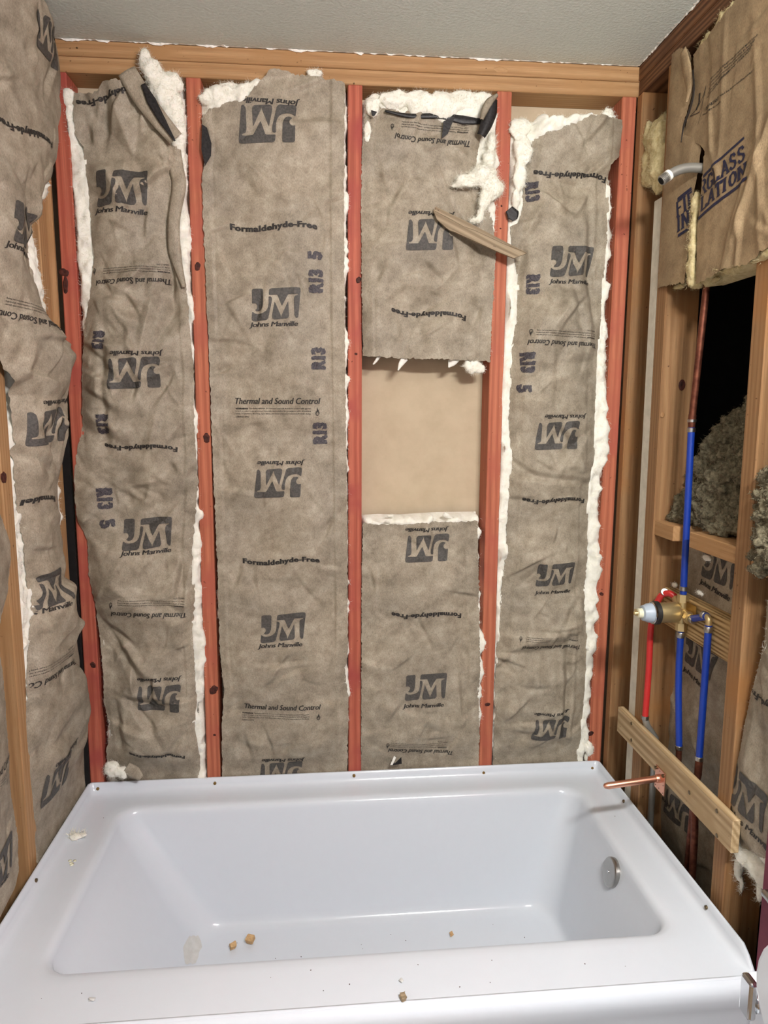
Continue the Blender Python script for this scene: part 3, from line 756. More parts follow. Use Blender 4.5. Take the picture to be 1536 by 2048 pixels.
def fuse(parts, voxel=.0042, seed=0, amp=.0034):
    """melt lumps into cottony masses; returns the separate masses"""
    V, F = merge(parts); me = bpy.data.meshes.new('t'); me.from_pydata([tuple(v) for v in V], [], F); o = bpy.data.objects.new('t', me); COL.objects.link(o)
    md = o.modifiers.new('r', 'REMESH'); md.mode = 'VOXEL'; md.voxel_size = voxel
    ms = o.modifiers.new('s', 'SMOOTH'); ms.factor = .5; ms.iterations = 5
    bpy.context.view_layer.update(); m2 = bpy.data.meshes.new_from_object(o.evaluated_get(bpy.context.evaluated_depsgraph_get()))
    bpy.data.objects.remove(o); bpy.data.meshes.remove(me)
    P = np.array([v.co[:] for v in m2.vertices]); NN = np.array([v.normal[:] for v in m2.vertices]); FF = [list(p.vertices) for p in m2.polygons]; bpy.data.meshes.remove(m2)
    sh = Vector((seed*3.7, seed*1.3, seed*.7))
    d = np.array([amp*mnoise.noise(Vector(p)*48+sh)+amp*.6*mnoise.noise(Vector(p)*120+sh)+amp*.35*mnoise.noise(Vector(p)*300+sh) for p in P]); P = P+NN*d[:, None]
    par = list(range(len(P)))
    def find(i):
        while par[i] != i: par[i] = par[par[i]]; i = par[i]
        return i
    for f in FF:
        r0 = find(f[0])
        for k in f[1:]: par[find(k)] = r0
    groups = {}
    for f in FF: groups.setdefault(find(f[0]), []).append(f)
    out = []
    for g in groups.values():
        Fa = np.array([q if len(q) == 4 else q+[q[-1]] for q in g]); Vc, Fc = compact(P, Fa)
        if len(Vc) > 30: out.append((Vc, [[q[0], q[1], q[2]] if q[2] == q[3] else q for q in Fc.tolist()]))
    return out
def fluff(name, wall, pts, label, seed, parent=None, mat=None, ln=.016, cnt=500, sub=2):
    """lumps of glass wool: (px,py,n,radius m, (su,sv) stretch)"""
    parts = []; mt = mat or GLASS_WHITE
    for k, (px, py, n, r, st) in enumerate(pts):
        u, v = wuv(wall, px, py, n); c = wpos(wall, u, v, n)
        ua = np.abs(WALL[wall][2]); sc = ua*st[0]+np.array([0, 0, 1.])*st[1]; sc = np.where(sc == 0, .5, sc)
        parts.append(blob_vf(c, r*1.06, seed+k, sub, .3, 2.0, sc))
    masses = fuse(parts, .0042, seed)
    tot = sum(len(V) for V, F in masses)
    if parent is None and len(masses) > 1: masses = [max(masses, key=lambda q: len(q[0]))]
    for V, F in masses:
        o = obj(name, V, F, mt, parent, True)
        if parent is None: tag(o, label, 'insulation')
        fibers('fibers', V, WALL[wall][3], max(30, int(5*cnt*len(V)/tot)), ln*.55, o, mt, seed+3, .00022)
    return o
fluff('fluffed_fiber', 'back', [(290, 120, .03, .022, (.7, 1.3)), (305, 145, .035, .028, (.8, 1.2)), (325, 180, .03, .034, (1, 1.3)), (345, 165, .02, .03, (.9, .8)), (345, 220, .025, .035, (.8, 1.5)), (355, 270, .015, .03, (.7, 1.6)), (365, 330, .01, .022, (.5, 2.2))], '', 4, A.root, cnt=1100, ln=.018)
fluff('fluffed_fiber', 'back', [(225, 1538, .02, .03, (.8, .8)), (243, 1545, .03, .022, (.9, .8))], '', 6, A.root, cnt=200)
strip('paper_scrap', 'back', [(252, 1535), (268, 1545), (282, 1556)], [26, 30, 14], .035, .004, KRAFT, A.root)

# bay 2: the smooth full-length batt
Bt = make_batt('back', 'smooth full-length brown paper batt between the second and third red studs',
    [(404, 232), (410, 300), (404, 335), (406, 420), (412, 560), (418, 700), (425, 900), (434, 1100), (440, 1300), (449, 1385), (444, 1440), (444, 1575)],
    [(690, 160), (688, 420), (690, 700), (694, 1000), (696, 1300), (690, 1340), (697, 1400), (694, 1575)],
    top=[(400, 240), (420, 222), (455, 212), (485, 208), (500, 198), (512, 178), (545, 146), (575, 150), (640, 158), (692, 168)], bot=[(430, 1572), (700, 1565)],
    n0=.004, bulge=.016, crumple=(.0055, .0024), seed=23, folds=(60, .010), cell=(.10, .035), low=.007, seams=((.895, .0055), (.07, .004)),
    gl=[(397, 175), (402, 330), (408, 560), (415, 750), (422, 900), (431, 1100), (437, 1300), (446, 1395), (441, 1575)],
    gr=[(697, 160), (696, 420), (696, 700), (699, 1000), (701, 1300), (701, 1575)],
    gt=[(394, 183), (430, 172), (480, 172), (520, 158), (560, 142), (620, 138), (655, 152), (698, 158)], fuzz=1500)
def fold(B, px, py, ang, a, wd, ln):
    pass
logo(Bt, 536, 253, 543, 208, 181, 1.1)
put(Bt, 'formal', 548, 457, 0, 1.03); put(Bt, 'five', 630, 513, 90, .9, 'stamp'); put(Bt, 'r13', 632, 564, 90, .92, 'stamp')
logo(Bt, 553, 610, 548, 651, 2, .98); put(Bt, 'r13', 637, 718, 90, .92, 'stamp')
thermal(Bt, 556, 802, 547, 825, 635, 823, 0, 1.0); put(Bt, 'r13', 640, 866, 90, .92, 'stamp')
logo(Bt, 557, 964, 563, 924, 180, .97); put(Bt, 'formal', 563, 1121, 0, .97)
logo(Bt, 567, 1252, 561, 1287, 1, .95); thermal(Bt, 566, 1408, 552, 1429, 637, 1425, 0, .95); logo(Bt, 561, 1550, 567, 1519, 180, .95)
fluff('fluffed_fiber', 'back', [(420, 195, .012, .022, (1.2, .9)), (460, 182, .012, .024, (1.4, .8)), (500, 178, .01, .022, (1.2, .7)), (630, 147, .012, .014, (1.6, .7))], '', 9, Bt.root, cnt=500)
prism('torn_flap', [(0, 0), (.012, -.008), (.022, -.045), (.02, -.075), (.004, -.1), (-.004, -.06)], (1, 0, 0), (0, 0, 1), (0, -1, 0), wpos('back', *wuv('back', 404, 248, .02), .018), .001, ASPHALT, Bt.root)

# bay 3: short upper batt and cut lower batt
Cb = make_batt('back', 'short torn paper batt hanging in the upper third bay above bare drywall',
    [(742, 212), (730, 240), (724, 300), (722, 400), (723, 560), (726, 725)],
    [(985, 200), (968, 245), (962, 270), (955, 300), (952, 330), (962, 380), (985, 440), (992, 500), (988, 570), (984, 640), (980, 725)],
    top=[(740, 216), (752, 206), (770, 218), (782, 216), (800, 226), (870, 228), (884, 240), (892, 256), (905, 240), (960, 240)], bot=[(724, 712), (800, 718), (900, 720), (982, 724)],
    n0=.004, bulge=.02, crumple=(.009, .0034), seed=37, folds=(40, .012), cell=(.095, .034), low=.008, seams=((.9, .003), (.09, .0015)),
    gl=[(724, 180), (722, 300), (722, 420), (724, 720)], gr=[(998, 190), (996, 300), (997, 500), (993, 600), (986, 715)],
    gt=[(722, 190), (800, 186), (870, 178), (940, 182), (1000, 184)], gb=[(724, 706), (980, 714)], fuzz=1500)
thermal(Cb, 862, 287, 868, 258, 783, 261, 176, .86); logo(Cb, 857, 474, 862, 431, 181, .97); put(Cb, 'formal', 857, 628, 175, .94)
fluff('fluffed_fiber', 'back', [(745, 215, .012, .024, (.8, 1)), (790, 200, .014, .03, (1.3, .8)), (840, 205, .016, .034, (1.2, .9)), (885, 212, .018, .036, (1.2, 1)), (930, 205, .014, .03, (1.3, .9)), (968, 200, .012, .02, (1, .9)), (735, 262, .006, .016, (.6, 1.8))], '', 14, Cb.root, cnt=900)
strip('asphalt_flap', 'back', [(985, 198), (980, 225), (972, 250), (962, 272)], [18, 26, 22, 16], .05, .006, ASPHALT, Cb.root)
strip('curled_flap', 'back', [(994, 190), (978, 205), (968, 225), (963, 240)], [6, 14, 12, 6], .06, .006, KRAFT, Cb.root)
strip('asphalt_flap', 'back', [(770, 222), (820, 232), (880, 232), (925, 240), (962, 243)], [4, 8, 10, 16, 10], .022, .002, ASPHALT, Cb.root)
strip('asphalt_flap', 'back', [(748, 222), (746, 232)], [12, 4], .03, 0, ASPHALT, Cb.root)
prism('torn_flap', [(0, 0), (.03, .012), (.012, -.03), (-.004, -.042)], (1, 0, 0), (0, 0, 1), (0, -1, 0), wpos('back', *wuv('back', 888, 240, .04), .032), .001, ASPHALT, Cb.root)
fluff('fluffed_fiber', 'back', [(945, 732, .0, .026, (1, .8)), (960, 738, .0, .016, (.9, .8))], '', 19, Cb.root, cnt=250, ln=.012)
for (px, py, w_, h_) in ((802, 728, 10, 26), (903, 726, 16, 18), (752, 722, 5, 14)):
    strip('torn_fringe', 'back', [(px+8, py-12), (px, py), (px-6, py+h_/2)], [w_*1.4, w_, 2], .008, .002, GLASS_WHITE, Cb.root)
Db = make_batt('back', 'short paper batt with cut top edge below the bare drywall opening',
    [(726, 1040), (723, 1200), (722, 1575)], [(954, 1040), (958, 1200), (960, 1340), (957, 1380), (960, 1575)],
    top=[(724, 1047), (780, 1049), (860, 1044), (957, 1041)], bot=[(715, 1560), (965, 1560)],
    n0=.006, bulge=.014, crumple=(.007, .003), seed=47, folds=(36, .011), cell=(.085, .032), low=.007, seams=((.895, .003), (.14, .0015)),
    gl=[(724, 1030), (721, 1200), (720, 1575)], gr=[(962, 1030), (967, 1200), (970, 1340), (966, 1575)],
    gt=[(724, 1037), (760, 1035), (800, 1036), (880, 1031), (962, 1030)], fuzz=700, holes=())
logo(Db, 853, 1094, 853, 1057, 180, .93); put(Db, 'formal', 852, 1226, 177, .92); logo(Db, 851, 1371, 845, 1408, 1, .92)
thermal(Db, 841, 1503, 838, 1488, 775, 1490, 174, .85)
fluff('fluffed_fiber', 'back', [(893, 1031, .006, .012, (1, .9)), (903, 1035, .004, .009, (1.2, .8)), (780, 1032, .0, .008, (1.3, .7))], '', 21, Db.root, cnt=120, ln=.008)
prism('torn_hole', [(0, 0), (.019, .019), (.021, -.002), (-.011, -.006), (-.009, .012)], (1, 0, 0), (0, 0, 1), (0, -1, 0), wpos('back', *wuv('back', 790, 1528, .03), .026), .001, ASPHALT, Db.root)
prism('torn_flap', [(-.011, -.006), (.0, .022), (.006, .017), (-.004, -.006)], (1, 0, 0), (0, 0, 1), (0, -1, 0), wpos('back', *wuv('back', 788, 1526, .03), .029), .001, PAPERTEAR, Db.root)

# bay 4: narrow bulging batt beside the plumbing wall
def exE(f, S, Z):
    for (px, py, ang, a, wd, ln) in ((1060, 450, 60, .012, .012, .06), (1120, 440, 165, .012, .014, .09), (1040, 540, 85, -.016, .01, .08), (1120, 620, 60, .012, .014, .08), (1150, 620, 100, -.01, .01, .08),
                                     (1100, 955, 172, -.012, .01, .12), (1095, 750, 88, .006, .01, .1), (1135, 1230, 60, -.01, .01, .06), (1128, 1400, 89, -.02, .01, .2), (1180, 560, 95, -.012, .01, .2), (1090, 1260, 172, -.006, .01, .08), (1205, 300, 80, .012, .03, .06)):
        u0, v0 = wuv('back', px, py); c, s = math.cos(math.radians(ang)), math.sin(math.radians(ang))
        x = (f.U-u0)*c+(f.V-v0)*s; y = -(f.U-u0)*s+(f.V-v0)*c
        Z = Z+a*np.maximum(0, 1-np.abs(y)/wd/1.6)*np.exp(-(x/ln)**2)
    return Z
Eb = make_batt('back', 'narrow bulging paper batt in the rightmost bay with wide white edges',
    [(1056, 240), (1054, 300), (1048, 360), (1044, 410), (1036, 440), (1022, 445), (1024, 480), (1032, 520), (1038, 570), (1030, 650), (1021, 720), (1018, 850), (1024, 930), (1018, 960), (1012, 1100), (1002, 1200), (993, 1300), (990, 1400), (986, 1575)],
    [(1246, 235), (1243, 300), (1238, 335), (1216, 352), (1220, 420), (1216, 500), (1206, 600), (1197, 700), (1192, 800), (1190, 900), (1181, 980), (1176, 1100), (1170, 1200), (1175, 1290), (1170, 1400), (1160, 1500), (1152, 1575)],
    top=[(1050, 296), (1058, 290), (1070, 276), (1100, 268), (1122, 263), (1168, 244), (1246, 240)], bot=[(980, 1550), (1170, 1550)],
    n0=.004, bulge=.032, crumple=(.011, .005), seed=59, folds=(75, .014), cell=(.08, .03), low=.006, seams=((.86, -.004), (.12, -.003)), extra=exE,
    gl=[(1021, 225), (1020, 330), (1016, 440), (1012, 560), (1006, 680), (1000, 800), (997, 950), (992, 1050), (990, 1200), (986, 1300), (984, 1575)],
    gr=[(1228, 240), (1224, 330), (1226, 400), (1230, 480), (1224, 600), (1220, 700), (1221, 800), (1223, 870), (1213, 960), (1206, 1060), (1204, 1180), (1193, 1290), (1185, 1400), (1176, 1575)],
    gt=[(1020, 222), (1050, 232), (1100, 238), (1150, 236), (1200, 234), (1230, 234)], fuzz=2400, glass_lift=.006)
put(Eb, 'formal', 1140, 351, 176, .92); put(Eb, 'r13', 1063, 385, -88, .82, 'stamp')
logo(Eb, 1142, 525, 1138, 566, 1, .95); put(Eb, 'r13', 1065, 570, -90, .82, 'stamp')
thermal(Eb, 1118, 690, 1125, 669, 1055, 668, 178, .86); put(Eb, 'r13', 1049, 727, -88, .86, 'stamp'); put(Eb, 'five', 1042, 778, -88, .9, 'stamp')
logo(Eb, 1107, 870, 1123, 832, 180, .93); put(Eb, 'formal', 1105, 998, 177, .86); logo(Eb, 1107, 1146, 1103, 1183, 2, .82)
thermal(Eb, 1098, 1291, 1100, 1271, 1037, 1274, 178, .78); logo(Eb, 1097, 1451, 1098, 1418, 178, .84)
strip('torn_flap', 'back', [(1018, 418), (1026, 430), (1030, 440)], [16, 26, 10], .012, 0, ASPHALT, Eb.root)
fluff('fluffed_fiber', 'back', [(1040, 255, .006, .028, (1, .9)), (1045, 300, .012, .03, (.8, 1.4)), (1040, 350, .012, .026, (.7, 1.6)), (1032, 398, .008, .02, (.6, 1.5)), (1090, 248, .006, .02, (1.6, .7)), (1150, 243, .004, .014, (2, .6)), (1215, 233, .016, .02, (.9, 1))], '', 27, Eb.root, cnt=1000)
fluff('fluffed_fiber', 'back', [(1178, 1495, -.004, .02, (.7, 1.4)), (1176, 1515, -.012, .016, (.8, 1))], '', 28, Eb.root, cnt=150)

# loose tuft hanging across the third stud + wooden sliver
fluff('fiberglass_tuft', 'back', [(983, 285, .02, .016, (.7, 1.8)), (978, 320, .025, .022, (.8, 1.2)), (965, 352, .035, .032, (1.1, .9)), (938, 362, .035, .026, (1.4, .6)), (985, 378, .03, .03, (.9, .9)), (968, 402, .03, .022, (.7, 1)), (962, 428, .03, .013, (.8, 1.4)), (950, 442, .03, .016, (1.1, .6)), (915, 372, .03, .012, (1.4, .5))], 'loose white fiberglass tuft hanging across the second red stud from the right', 31, None, cnt=1500, ln=.022)
p0 = wpos('back', *wuv('back', 871, 413, .05), .05)
sv = thing('wood_sliver', tuple(float(c) for c in p0), 'weathered grey brown wood sliver stuck slanting across the second red stud from the right', 'wood scrap')
prism('sliver', [(0, 0), (.09, .001), (.18, -.0005), (.272, -.002), (.245, -.029), (.2, -.032), (.15, -.034), (.1, -.0355), (.074, -.036), (.06, -.038), (.0475, -.036), (.03, -.031), (.017, -.0275), (0, -.012)], (1, 0, 0), (0, 0, 1), (0, 1, 0), p0, .008, SLIVER, sv)
prism('split_layer', [(.0, -.0005), (.27, -.003), (.2, -.008), (.12, -.010), (.09, -.014), (.045, -.012), (.002, -.011)], (1, 0, 0), (0, 0, 1), (0, -1, 0), p0+np.array([0, .0005, 0]), .0022, SLIVER, sv)
sv.rotation_euler = (0, math.radians(24.5), math.radians(-3))

# ================================================================== INSULATION ON THE LEFT WALL
def exL(f, S, Z):
    for (px, py, ang, a, wd, ln) in ((60, 905, 150, -.012, .01, .12), (40, 760, 70, .02, .014, .08), (20, 780, 80, -.016, .012, .08), (95, 850, 75, -.014, .01, .07), (40, 410, 140, -.012, .012, .1), (60, 1420, 160, -.01, .012, .08), (70, 1640, 70, -.02, .012, .1)):
        u0, v0 = wuv('left', px, py, .04); c, s = math.cos(math.radians(ang)), math.sin(math.radians(ang))
        x = (f.U-u0)*c+(f.V-v0)*s; y = -(f.U-u0)*s+(f.V-v0)*c
        Z = Z+a*np.maximum(0, 1-np.abs(y)/wd/1.6)*np.exp(-(x/ln)**2)
    return Z
L1 = make_batt('left', 'bulging brown paper batt on the left wall beside the red corner stud',
    [(-60, -150), (-45, 200), (-30, 500), (-10, 690), (14, 790), (18, 860), (25, 950), (39, 1060), (53, 1150), (58, 1210), (54, 1300), (50, 1360), (54, 1500), (61, 1600), (70, 1700), (78, 1780)],
    [(40, -150), (62, 0), (92, 70), (104, 120), (108, 180), (104, 260), (98, 330), (78, 385), (62, 420), (60, 460), (67, 520), (70, 575), (76, 640), (98, 690), (107, 720), (109, 800), (106, 830), (107, 900), (112, 960), (118, 1010), (124, 1080), (122, 1120), (136, 1200), (140, 1250), (150, 1300), (160, 1370), (163, 1420), (168, 1500), (172, 1540), (168, 1590), (150, 1640), (120, 1690), (90, 1780)],
    n0=(lambda y: float(np.interp(y, [600, 800], [.03, 0])), lambda y: float(np.interp(y, [0, 1000, 1300, 1560], [.03, .022, .015, .004]))), tuck=(.47, .3, .004), bulge=.05, crumple=(.011, .0045), seed=71, folds=(70, .014), cell=(.085, .033), low=.007, extra=exL,
    gl=[(20, -150), (25, 200), (30, 500), (30, 700), (22, 800), (17, 860), (23, 950), (30, 1060), (35, 1150), (38, 1210), (42, 1300), (46, 1360), (54, 1500), (60, 1600), (67, 1700), (76, 1780)],
    gr=[(45, -150), (66, 0), (96, 70), (106, 120), (110, 180), (108, 260), (103, 330), (88, 385), (70, 420), (72, 460), (84, 520), (92, 575), (88, 640), (101, 690), (110, 720), (112, 800), (109, 830), (110, 900), (118, 960), (126, 1010), (130, 1080), (131, 1120), (138, 1200), (142, 1250), (150, 1300), (160, 1370), (163, 1420), (168, 1500), (172, 1540), (168, 1590), (150, 1640), (120, 1690), (90, 1780)], fuzz=900, deep=.07)
NL = .045
logo(L1, 63, 78, 75, 20, 182, 1.0, NL); put(L1, 'formal', 36, 262, 186, .95, nn=NL); logo(L1, 38, 455, 33, 502, 0, 1.0, NL)
thermal(L1, 48, 640, 55, 615, 10, 598, 178, .9, NL); logo(L1, 85, 852, 93, 802, 184, .95, NL); put(L1, 'formal', 75, 1004, 178, .92, nn=NL)
logo(L1, 107, 1180, 103, 1222, 0, .98, NL); thermal(L1, 112, 1352, 112, 1325, 66, 1355, 180, .9, NL); logo(L1, 132, 1555, 140, 1505, 180, 1.0, NL); put(L1, 'r13', 68, 1545, -85, 1.0, 'stamp', nn=NL)
L2 = make_batt('left', 'paper batt on the left wall nearest the camera, mostly out of frame',
    [(-330, 950), (-330, 1990)], [(-25, 950), (2, 1030), (22, 1085), (24, 1120), (14, 1190), (2, 1250), (0, 1300), (10, 1400), (17, 1500), (20, 1560), (30, 1620), (38, 1690), (38, 1740), (28, 1775), (12, 1810), (-10, 1860), (-60, 1990)],
    n0=lambda y: float(np.interp(y, [1000, 1500, 1700], [.03, .025, .004])), slab=False, tuck=(.47, .3, .004), bulge=.035, crumple=(.008, .0025), seed=83, folds=(30, .01), cell=(.09, .035), low=.006,
    gl=[(-330, 950), (-330, 1990)], gr=[(-22, 950), (2, 1030), (20, 1085), (22, 1120), (14, 1190), (6, 1250), (5, 1300), (8, 1400), (14, 1500), (17, 1560), (27, 1620), (36, 1690), (36, 1740), (26, 1775), (9, 1810), (-15, 1860), (-60, 1990)], fuzz=500, deep=.06)
thermal(L2, -40, 1560, -40, 1590, 5, 1560, 0, .9); logo(L2, 2, 1735, -5, 1790, 0, 1.0)

# ================================================================== INSULATION ON THE PLUMBING WALL
R1 = make_batt('right', 'recessed paper batt in the plumbing bay behind the blue pipes',
    [(1352, 1050), (1348, 1120), (1338, 1300), (1318, 1480), (1305, 1600), (1290, 1700), (1285, 1800)], [(1530, 1050), (1500, 1300), (1480, 1500), (1450, 1700), (1445, 1800)],
    n0=-.08, slab=False, bulge=.004, crumple=(.006, .0022), seed=91, folds=(40, .010), cell=(.07, .03), low=.006, fuzz=300, deep=.03)
logo(R1, 1440, 1132, 1432, 1180, -4, 1.05); logo(R1, 1400, 1312, 1390, 1360, -4, 1.05); logo(R1, 1362, 1622, 1330, 1590, 178, .9)
fluff('fluffed_fiber', 'right', [(1415, 1116, -.05, .016, (1.2, .6)), (1350, 1170, -.05, .012, (1.2, .7)), (1400, 1186, -.04, .011, (1.4, .5)), (1395, 1272, -.07, .014, (1.6, .6))], '', 41, R1.root, cnt=200, ln=.008)
R2 = make_batt('right', 'paper batt at the far right edge with white fibre spilling below',
    [(1530, 1270), (1520, 1320), (1502, 1390), (1492, 1440), (1482, 1500), (1470, 1560), (1462, 1600), (1466, 1650), (1480, 1680), (1510, 1710)], [(1700, 1270), (1700, 1390), (1700, 1500), (1690, 1600), (1680, 1710)],
    n0=-.012, bulge=.012, crumple=(.004, .0015), seed=101, folds=(24, .008), cell=(.09, .035), low=.004, bot=[(1460, 1665), (1490, 1695), (1530, 1715), (1680, 1740)],
    gl=[(1526, 1270), (1514, 1320), (1497, 1390), (1488, 1440), (1478, 1500), (1468, 1560), (1460, 1600), (1462, 1650), (1466, 1700), (1475, 1760), (1490, 1800)], gr=[(1700, 1270), (1700, 1500), (1690, 1600), (1680, 1800)], fuzz=600, deep=.06, fuzzlen=.016)
fluff('fluffed_fiber', 'right', [(1474, 1685, -.022, .018, (.8, 1.4)), (1486, 1705, -.022, .024, (1, 1.3)), (1508, 1728, -.022, .026, (1.1, 1)), (1476, 1735, -.028, .016, (.6, 1.7)), (1526, 1750, -.026, .024, (.9, 1.2)), (1520, 1785, -.03, .014, (.7, 1.6)), (1484, 1770, -.035, .01, (.6, 1.8))], '', 61, R2.root, cnt=500, ln=.02)
logo(R2, 1502, 1590, 1508, 1658, -3, 1.12); put(R2, 'formal', 1560, 1410, 180, .9)

# old tan kraft sheet above the valve
def exO(f, S, Z):
    for (px, py, ang, a, wd, ln) in ((1500, 380, 64, .010, .012, .16), (1470, 440, 70, .006, .008, .1), (1430, 330, 118, .006, .009, .07), (1420, 250, 96, .006, .006, .05), (1520, 300, 100, .006, .01, .2), (1480, 480, 88, .006, .008, .08), (1445, 200, 90, .003, .01, .2)):
        u0, v0 = wuv('right', px, py, .01); c, s = math.cos(math.radians(ang)), math.sin(math.radians(ang))
        x = (f.U-u0)*c+(f.V-v0)*s; y = -(f.U-u0)*s+(f.V-v0)*c
        Z = Z+a*np.maximum(0, 1-np.abs(y)/wd/1.6)*np.exp(-(x/ln)**2)
    return Z
O1 = make_batt('right', 'old tan paper-faced batt sheet with blue lettering above the shower valve',
    [(1386, 90), (1387, 110), (1388, 150), (1388, 185), (1381, 215), (1373, 243), (1367, 276), (1400, 290), (1409, 302), (1405, 345), (1402, 390), (1396, 450), (1393, 560)], [(1640, 40), (1640, 560)],
    top=[(1384, 112), (1400, 92), (1425, 62), (1470, 10), (1640, -170)], bot=[(1388, 572), (1420, 556), (1450, 540), (1500, 528), (1536, 500), (1640, 430)],
    n0=.008, bulge=.006, crumple=(.002, .0006), seed=111, folds=(26, .004), cell=(.12, .04), low=.002, extra=exO, paper_mat=KRAFT_TAN, glass_mat=GLASS_YELLOW, fuzz=400, deep=.075, name='old_insulation_batt', tilt=.2)
O2 = make_batt('right', 'narrow old tan paper strip torn loose along the brown stud above the valve',
    [(1345, 98), (1338, 200), (1332, 300), (1327, 380), (1321, 470), (1315, 580)], [(1383, 95), (1384, 150), (1384, 185), (1377, 215), (1369, 243), (1370, 262), (1398, 268), (1402, 300), (1396, 345), (1384, 400), (1378, 480), (1366, 580)],
    top=[(1346, 108), (1360, 97), (1376, 97), (1386, 112)], bot=[(1314, 576), (1345, 570), (1366, 566)],
    n0=.004, bulge=.006, crumple=(.002, .0006), seed=117, cell=(.1, .04), low=.002, paper_mat=KRAFT_TAN, glass_mat=GLASS_YELLOW, slab=False, name='old_insulation_batt')
O1.root['label'] = 'large old tan paper batt with navy lettering above the shower valve'
fluff('exposed_fiber', 'right', [(1392, 410, .0, .018, (.7, 1.8)), (1388, 455, .004, .018, (.7, 2)), (1386, 500, .006, .02, (.7, 1.8)), (1383, 540, .006, .022, (.8, 1.6)), (1384, 560, .004, .018, (.8, 1.0)), (1360, 572, -.01, .016, (1.6, .5)), (1395, 570, -.01, .016, (1.6, .6)), (1430, 560, -.01, .014, (1.6, .5)), (1470, 545, -.01, .014, (1.6, .5))], '', 51, O1.root, GLASS_YELLOW, cnt=500, ln=.012)
fluff('yellowed_fiber_clump', 'right', [(1297, 270, -.02, .028, (.8, 1.2)), (1316, 280, -.02, .045, (.9, 1.2)), (1320, 325, -.02, .045, (.9, 1.1)), (1296, 322, -.02, .034, (.9, 1)), (1302, 352, -.02, .036, (1, .8)), (1322, 366, -.025, .034, (.9, .8)), (1328, 250, -.03, .03, (.8, 1))], 'yellowed fiberglass clump stuffed in the corner bay behind the shower arm', 53, None, GLASS_YELLOW, cnt=700, ln=.014)

# FIBERGLASS INSULATION lettering: slab-serif strokes mapped into the traced slanted quad
GL_ = {'F': [[(0, 0), (0, 1)], [(0, 1), (.6, 1)], [(0, .52), (.45, .52)]], 'I': [[(0, 0), (0, 1)]], 'B': [[(0, 0), (0, 1)], [(0, 1), (.38, 1), (.52, .88), (.5, .64), (.36, .54), (0, .54)], [(.36, .54), (.56, .42), (.58, .16), (.42, 0), (0, 0)]],
       'E': [[(0, 0), (0, 1)], [(0, 1), (.56, 1)], [(0, .52), (.42, .52)], [(0, 0), (.6, 0)]], 'R': [[(0, 0), (0, 1)], [(0, 1), (.4, 1), (.55, .88), (.55, .66), (.4, .52), (0, .52)], [(.3, .52), (.64, 0)]],
       'G': [[(.6, .8), (.46, .98), (.22, 1), (.04, .8), (0, .5), (.05, .18), (.24, 0), (.48, .02), (.6, .16), (.6, .42), (.4, .42)]], 'L': [[(0, 0), (0, 1)], [(0, 0), (.56, 0), (.58, .2)]],
       'A': [[(0, 0), (.32, 1), (.66, 0)], [(.12, .34), (.54, .34)]], 'S': [[(.52, .8), (.42, .98), (.18, 1), (.04, .84), (.08, .64), (.3, .52), (.5, .4), (.55, .2), (.42, .02), (.16, 0), (0, .18)]],
       'N': [[(0, 0), (0, 1)], [(0, 1), (.58, 0)], [(.58, 0), (.58, 1)]], 'U': [[(0, 1), (0, .28), (.1, .04), (.3, 0), (.5, .04), (.58, .28), (.58, 1)]], 'T': [[(.3, 0), (.3, 1)], [(0, .84), (0, 1), (.6, 1), (.6, .84)]],
       'O': [[(.3, 1), (.08, .84), (0, .5), (.08, .16), (.3, 0), (.52, .16), (.6, .5), (.52, .84), (.3, 1)]]}
SER = {'F': [(0, 0)], 'I': [(0, 0), (0, 1)], 'N': [(0, 0), (0, 1), (.58, 1)], 'A': [(0, 0), (.66, 0)], 'R': [(0, 0), (.64, 0)], 'U': [(0, 1), (.58, 1)], 'T': [(.3, 0)], 'L': [(0, 1)]}
def strokes(word, wd=.22):
    V = []; F = []; x = 0
    def seg(a, b, w_):
        a = np.array(a, float); b = np.array(b, float); d = b-a; l = np.linalg.norm(d); d /= l; e = np.array([-d[1], d[0]])*w_/2; a = a-d*w_*.25; b = b+d*w_*.25
        k = len(V); m = max(1, int(l/.12))
        for i in range(m+1):
            p = a+(b-a)*i/m; V.append(p+e); V.append(p-e)
        for i in range(m): F.append([k+2*i, k+2*i+1, k+2*i+3, k+2*i+2])
    for ch in word:
        for pl in GL_[ch]:
            for a, b in zip(pl[:-1], pl[1:]):
                vert = abs(b[1]-a[1])/(abs(b[0]-a[0])+abs(b[1]-a[1])+1e-9)
                seg((x+a[0]*.9, a[1]), (x+b[0]*.9, b[1]), wd*(.55+.5*vert))
        for (sx, sy) in SER.get(ch, []): seg((x+sx*.9-.14, sy), (x+sx*.9+.14, sy), wd*.45)
        x += (.2 if ch == 'I' else .58 if ch in 'SL' else .62)*.9+.26
    V = np.array(V); V[:, 0] /= (x-.26)
    return V, F
def lay_quad(B, V, F, q, name, mat, clipR=None):
    """map unit square template into four traced corners (bl,br,tr,tl) on the sheet"""
    Q = [np.array(wuv('right', *p, .01)) for p in q]
    s, t = V[:, 0:1], V[:, 1:2]
    P = (Q[0]*(1-s)+Q[1]*s)*(1-t)+(Q[3]*(1-s)+Q[2]*s)*t
    n = B.f.sample(P[:, 0], P[:, 1])+.0012
    if clipR is not None:
        ok = (P[:, 0] > B.fL(P[:, 1])) & (P[:, 0] < B.fR(P[:, 1])); F = [f for f in F if ok[f].all()]
    if F: obj(name, wpos('right', P[:, 0], P[:, 1], n), F, mat, B.paper)
def bar(n=24): return np.array([(i/n, j) for i in range(n+1) for j in (0, 1)]), [[2*i, 2*i+1, 2*i+3, 2*i+2] for i in range(n)]
